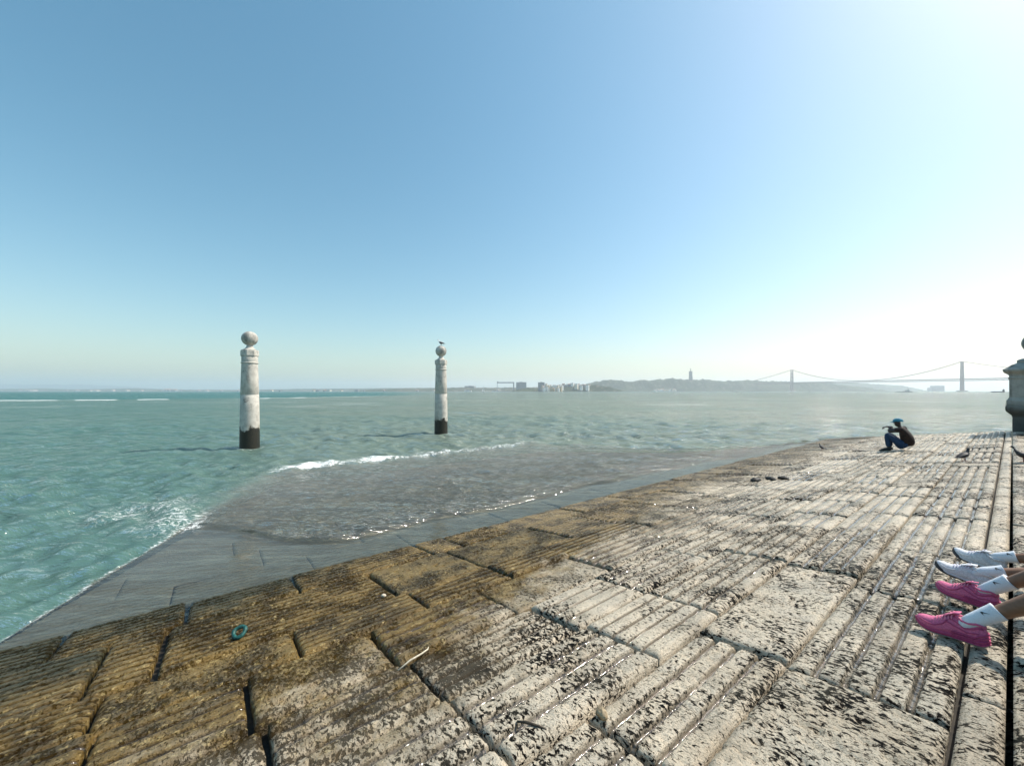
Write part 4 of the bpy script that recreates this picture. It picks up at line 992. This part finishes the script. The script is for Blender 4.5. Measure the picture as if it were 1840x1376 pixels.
def sock(parent, pts, rads, logo_dir, logo_at, size=.042):
    """tube along pts; logo wrapped on its side"""
    secs = []; P = [Vector(p) for p in pts]; n = 22; Lp = len(P); fr = []
    # resample smoothly
    Q = []; Rr = []
    for i in range(Lp - 1):
        for k in range(8):
            u_ = k / 8; p0, p1, p2, p3 = P[max(i - 1, 0)], P[i], P[i + 1], P[min(i + 2, Lp - 1)]
            Q.append(.5 * ((2 * p1) + (p2 - p0) * u_ + (2 * p0 - 5 * p1 + 4 * p2 - p3) * u_ ** 2 + (3 * p1 - p0 - 3 * p2 + p3) * u_ ** 3)); Rr.append(rads[i] + (rads[i + 1] - rads[i]) * u_)
    Q.append(P[-1]); Rr.append(rads[-1])
    ref = Vector(logo_dir)
    for i, q in enumerate(Q):
        d = (Q[min(i + 1, len(Q) - 1)] - Q[max(i - 1, 0)]).normalized(); a = (ref - d * ref.dot(d)).normalized(); b = d.cross(a)
        fr.append((q, d, a, b)); wr = 1 + .02 * math.sin(i * 1.9) * (1 if i < 12 else .3)
        secs.append([q + (a * math.cos(g) + b * math.sin(g)) * Rr[i] * wr for g in np.linspace(0, 2 * math.pi, n + 1)[:-1]])
    secs.append([q + (p - q) * .90 for p in secs[-1]])
    m = MB(); m.add(*loft(secs)); so = m.build('sock', M['sock'], parent); so.matrix_world = Matrix()
    # logo
    i0 = int(logo_at * (len(Q) - 1)); q, d, a, b = fr[i0]; r = Rr[i0] * 1.02
    v = []; 
    for (u_, w_) in SWOOSH:
        ang = (w_ - .3) * size / r * 1.0; 
        for off in (.0008, .0022): v.append(q + d * ((u_ - .5) * size * .62 + (w_ - .3) * size * .25) + (a * math.cos(ang) + b * math.sin(ang)) * (r + off))
    k = len(SWOOSH); f = [tuple(2 * i + 1 for i in range(k)), tuple(2 * i for i in reversed(range(k)))] + [(2 * i, 2 * ((i + 1) % k), 2 * ((i + 1) % k) + 1, 2 * i + 1) for i in range(k)]
    lo = pydata('logo', v, f, M['logo'], so, False); lo.matrix_world = Matrix()
    return so
def foot_matrix(t, d, z, yaw_t, pitch, roll=0.0):
    """heel at (t, d, z); toe towards +d with a yaw towards +t (deg), toe lifted by pitch (deg)"""
    x = Vector((math.sin(R(yaw_t)) * U[0] + math.cos(R(yaw_t)) * V[0], math.sin(R(yaw_t)) * U[1] + math.cos(R(yaw_t)) * V[1], 0)).normalized()
    base = Matrix.Rotation(math.atan2(x.y, x.x), 4, 'Z') @ Matrix.Rotation(-R(pitch), 4, 'Y') @ Matrix.Rotation(R(roll), 4, 'X')
    return Matrix.Translation(td(t, d, z)) @ base
def resting_person(label, tc, legs, mats, chunky, shoe_label, seat_z=1.14, extra=0):
    """legs: list of (foot matrix, knee (t,d,z), F)"""
    hipc = td(tc, -.74, seat_z + .11); J = {}; E = []
    L = lambda t, d, z: td(t, d, z)
    J['pelvis'] = (L(tc, -.76, seat_z + .12), .115); J['belly'] = (L(tc, -.80, seat_z + .32), .115); J['chest'] = (L(tc, -.80, seat_z + .52), .12)
    J['neck'] = (L(tc, -.78, seat_z + .68), .05); J['head0'] = (L(tc, -.76, seat_z + .76), .07); J['head1'] = (L(tc, -.77, seat_z + .85), .085); J['head2'] = (L(tc, -.78, seat_z + .90), .05); J['nose'] = (L(tc, -.655, seat_z + .80), .015)
    E += chain('pelvis', 'belly', 'chest', 'neck', 'head0', 'head1', 'head2') + [('head0', 'nose')]
    ank = []
    for i, (FM, kn, F) in enumerate(legs):
        n = 'AB'[i]; s_ = -1 if i == 0 else 1
        a = FM @ Vector((.064, 0, .112)); up = FM @ Vector((.045, 0, .13)); k = L(*kn); mid = a.lerp(k, .35) + Vector((0, 0, -.01)); mid2 = a.lerp(k, .68) + Vector((0, 0, -.022))
        J[n + 'hip'] = (L(tc + s_ * .10, -.70, seat_z + .10), .09); J[n + 'knee'] = (k, .060); J[n + 'm2'] = (mid2, .056); J[n + 'm1'] = (mid, .040)
        J[n + 'ank'] = (a, .026); J[n + 'foot'] = (FM @ Vector((.15, 0, .062)), .014); J[n + 'toe'] = (FM @ Vector((.21, 0, .05)), .010)
        E += chain('pelvis', n + 'hip', n + 'knee', n + 'm2', n + 'm1', n + 'ank', n + 'foot', n + 'toe')
        J[n + 'sho'] = (L(tc + s_ * .18, -.80, seat_z + .60), .058); J[n + 'elb'] = (L(tc + s_ * .24, -.86, seat_z + .34), .040); J[n + 'wr'] = (L(tc + s_ * .22, -.62, seat_z + .20), .026)
        E += chain('chest', n + 'sho', n + 'elb', n + 'wr'); fw = Vector((V[0], V[1], -.1)); sd = Vector((U[0], U[1], 0)) * s_
        add_hand(J, E, n + 'H', n + 'wr', fw, sd); ank.append((a, mid, k))
    me = skin_mesh(J, E, 'pelvis', 2); body = link('person', me, M['skin_tan']); tag(body, label, 'person')
    for i, (FM, kn, F) in enumerate(legs):
        shoe(body, FM, F, mats, chunky, shoe_label)
        a, mid, k = ank[i]; d = (k - a).normalized(); top = a + d * (.155 + extra)
        sock(body, [FM @ Vector((.105, 0, .075)), FM @ Vector((.082, 0, .095)), a + d * .015, a + d * .065, top], [.020, .029, .036, .040, .0475], Vector((-U[0] * .8, -U[1] * .8, .75)), .86)
    # clothes, outside the frame
    n = 'AB'; Js = {q: (J[q][0], J[q][1] + .03) for q in ('belly', 'chest')}; Js['waist'] = (J['pelvis'][0] + Vector((0, 0, .06)), .15); Es = chain('waist', 'belly', 'chest')
    for c in n: Js[c + 'sho'] = (J[c + 'sho'][0], .078); Js[c + 'slv'] = (J[c + 'sho'][0].lerp(J[c + 'elb'][0], .5), .062); Es += chain('chest', c + 'sho', c + 'slv')
    link('shirt', skin_mesh(Js, Es, 'chest', 2), M['tee'], body)
    Js = {'pelvis': (J['pelvis'][0], .14)}; Es = []
    for c in n: Js[c + 'hip'] = (J[c + 'hip'][0], .11); Js[c + 'th'] = (J[c + 'hip'][0].lerp(J[c + 'knee'][0], .6), .095); Es += chain('pelvis', c + 'hip', c + 'th')
    link('shorts', skin_mesh(Js, Es, 'pelvis', 2), M['shorts'], body)
    m = MB(); h = J['head1'][0]; m.ell(h + Vector((V[0], V[1], 0)) * -.025 + Vector((0, 0, .02)), (.1, .1, .105), 18, 12); m.build('hair', M['hair'], body)
    return body
g = lambda d: float(ztop(max(d, 0)))
resting_person('person resting outstretched legs in pink sneakers and white socks at the head of the ramp', 3.86,
    [(foot_matrix(3.49, .085, g(.10) + .004, 8, -5, 0), (3.60, -.22, 1.27), -1), (foot_matrix(4.06, .065, g(.1) + .012, 16, 2, 8), (4.08, -.24, 1.27), 1)], PINK, True, 'chunky pink mesh sneaker with ribbed heel')
resting_person('person resting outstretched legs in white sneakers just beyond the pink sneakers', 4.95,
    [(foot_matrix(4.50, .105, g(.12) + .004, 2, 14, 0), (4.60, -.28, 1.06), -1), (foot_matrix(4.98, .045, g(.1) + .004, 10, 12, 0), (4.98, -.28, 1.06), 1)], WHITE, False, 'white sneaker with a dark outsole', extra=-.045)

# ------------------------------------------------------------------ birds
M['pig'] = simple('pigeon_plumage', (.014, .015, .019), .6, .5, 60); M['pig2'] = simple('pigeon_wing', (.022, .023, .028), .6, .5, 60)
M['gullw'] = simple('gull_white', (.6, .6, .6), .7, .1, 40); M['gullg'] = simple('gull_grey', (.09, .09, .10), .7, .2, 40); M['redleg'] = simple('bird_leg', (.25, .06, .04), .6, .1, 40); M['beak'] = simple('bird_beak', (.12, .09, .05), .5, .1, 40)
def bird(name, loc, rz, label, body_m, wing_m, sc=1.0, up=.35, leg=.06):
    """stands on its feet at loc; +x is forward"""
    sp = [(-.17, .085, .012, .004), (-.12, .10, .028, .012), (-.08, .115, .042, .034), (-.02, .125, .056, .055), (.04, .14, .056, .056), (.075, .165, .044, .046), (.095, .20, .030, .034), (.105, .232, .026, .028), (.115, .255, .025, .026), (.135, .262, .017, .018), (.148, .260, .008, .009)]
    secs = [[(x, ry * math.cos(g), z + rz_ * math.sin(g)) for g in np.linspace(0, 2 * math.pi, 15)[:-1]] for x, z, ry, rz_ in sp]
    m = MB(); m.add(*loft(secs)); o = m.build(name, body_m, None); o.location = loc; o.rotation_euler = (0, 0, rz); o.scale = (sc,) * 3
    tag(o, label, 'bird')
    for s_ in (-1, 1):
        secs = []
        for x, z, h, y in ((.055, .15, .018, .046), (.03, .145, .036, .058), (-.03, .13, .040, .058), (-.09, .112, .030, .046), (-.14, .098, .016, .030), (-.185, .088, .004, .016)):
            secs.append([(x, s_ * (y - .004), z - h), (x, s_ * (y + .006), z - h * .3), (x, s_ * (y + .006), z + h * .4), (x, s_ * (y - .012), z + h)])
        m = MB(); m.add(*loft(secs)); m.build('wing', wing_m, o)
        m = MB(); m.tube([(.0, s_ * .026, .085), (-.008, s_ * .026, .04), (.004, s_ * .026, .006)], [.009, .0045, .004], 6)
        for a in (-.5, 0, .5, math.pi): m.tube([(.004, s_ * .026, .006), (.004 + .035 * math.cos(a), s_ * .026 + .035 * math.sin(a), .003)], .0032, 5)
        m.build('leg', M['redleg'], o)
        m = MB(); m.ell((.122, s_ * .022, .262), (.004, .003, .004), 8, 6); m.build('eye', M['black'], o)
    m = MB(); m.tube([(.142, 0, .26), (.158, 0, .257), (.17, 0, .252)], [.007, .005, .0015], 6); m.build('beak', M['beak'], o)
    secs = [[(x, -w, z), (x, w, z), (x, w, z + .006), (x, -w, z + .006)] for x, w, z in ((-.12, .022, .097), (-.17, .028, .085), (-.215, .032, .076))]
    m = MB(); m.add(*loft(secs)); m.build('tail', wing_m, o)
    return o
def ground(t, d, lift=.0): return td(t, d, float(ztop(d)) + lift)
face_r = RAMP_ROT - math.pi / 2
bird('pigeon', ground(13.09, .66, .004), face_r + 1.05, 'dark pigeon standing on the pale stones behind the seated person', M['pig'], M['pig2'], 1.05)
bird('pigeon', td(12.75, -.13, .862), face_r + math.pi - .2, 'dark pigeon cut by the photo edge on the step below the stone pier', M['pig'], M['pig2'], 1.1)
bird('pigeon', ground(16.75, 4.05, .0), face_r + 2.6, 'small dark bird near the water edge of the ramp', M['pig'], M['pig2'], .85)
c2 = td(9.53, 18.65, 4.705)
gull = bird('gull', c2, math.pi * .93, 'gull perched on the ball of the farther column', M['gullw'], M['gullg'], 1.25)
gull.location.z -= .0

# ------------------------------------------------------------------ small things lying on the ramp
M['ringm'] = simple('weathered_teal_rubber', (.012, .085, .075), .5, .5, 70, .3)
o = ground(.15, 3.93, .018)
me = bpy.data.meshes.new('rubber_ring'); v = []; f = []
for i in range(36):
    a = 2 * math.pi * i / 36; rr = .043 + .002 * math.sin(3 * a); r2 = .0155 + .0015 * math.sin(5 * a + 1)
    for k in range(12): b = 2 * math.pi * k / 12; v.append(((rr + r2 * math.cos(b)) * math.cos(a), (rr + r2 * math.cos(b)) * math.sin(a), r2 * math.sin(b)))
for i in range(36):
    for k in range(12): f.append((i * 12 + k, ((i + 1) % 36) * 12 + k, ((i + 1) % 36) * 12 + (k + 1) % 12, i * 12 + (k + 1) % 12))
ring = pydata('rubber_ring', v, f, M['ringm']); ring.location = o + Vector((0, 0, .016)); ring.rotation_euler = (R(34), R(-12), R(20)); tag(ring, 'small teal rubber ring lying on the brown wet stones', 'ring')
def rock(name, loc, r, mat, label, cat, seed, group=None):
    m = MB(); m.ell((0, 0, 0), r, 14, 9); o = m.build(name, mat, None); rs = np.random.default_rng(seed); 
    for vv in o.data.vertices:
        n_ = float(fbm(vv.co.x * 2.2 / r[0] + seed, vv.co.y * 2.2 / r[1] + vv.co.z / r[2], 3, seed)); vv.co *= 1 + .45 * n_
    o.location = loc; o.rotation_euler = (0, 0, seed); tag(o, label, cat, group); return o
M['chunk'] = simple('stained_stone', (.30, .23, .14), .7, .5, 40, .5); M['pebble'] = simple('pale_pebble', (.60, .52, .40), .7, .2, 60, .3); M['weed'] = simple('dark_weed', (.010, .009, .006), .6, .5, 60, .5); M['wood_s'] = simple('driftwood', (.05, .038, .025), .8, .4, 60, .4); M['twig'] = simple('bleached_twig', (.58, .52, .40), .7, .2, 60, .2)
rock('pebble', ground(1.30, 3.76, .012), (.026, .02, .016), M['pebble'], 'pale round pebble on the brown slabs near the water', 'pebble', 3)
rock('stone_chunk', ground(1.55, 1.27, .010), (.038, .026, .022), M['chunk'], 'broken stone chunk wedged in the joint between ridged slabs', 'stone', 5)
for i, (t_, d_, r_) in enumerate(((9.35, 3.42, (.16, .09, .06)), (9.62, 3.22, (.13, .08, .045)), (9.8, 3.05, (.10, .07, .04)))):
    rock('seaweed_clump', ground(t_, d_, .02), r_, M['weed'], ['largest black weed clump on the step in the ramp', 'middle black weed clump beside the largest one', 'smallest black weed clump of the row on the ramp'][i], 'seaweed', 7 + i, 'weed clumps on the ramp')
m = MB(); a, b = ground(1.20, 1.52, .018), ground(1.27, 1.38, .018); m.tube([a, a.lerp(b, .3) + Vector((0, 0, .008)), a.lerp(b, .7) + Vector((.003, 0, .004)), b], [.005, .007, .006, .003], 7); tag(m.build('driftwood_stick', M['wood_s']), 'short dark stick lying across the ridged slab', 'stick')
m = MB(); pts = [ground(.93, 2.42, .012), ground(1.02, 2.44, .03), ground(1.10, 2.44, .04), ground(1.16, 2.47, .035), ground(1.19, 2.52, .02)]; m.tube(pts, [.004, .006, .006, .005, .003], 7); tag(m.build('bleached_twig', M['twig']), 'curved bleached twig where the brown slabs turn pale', 'twig')
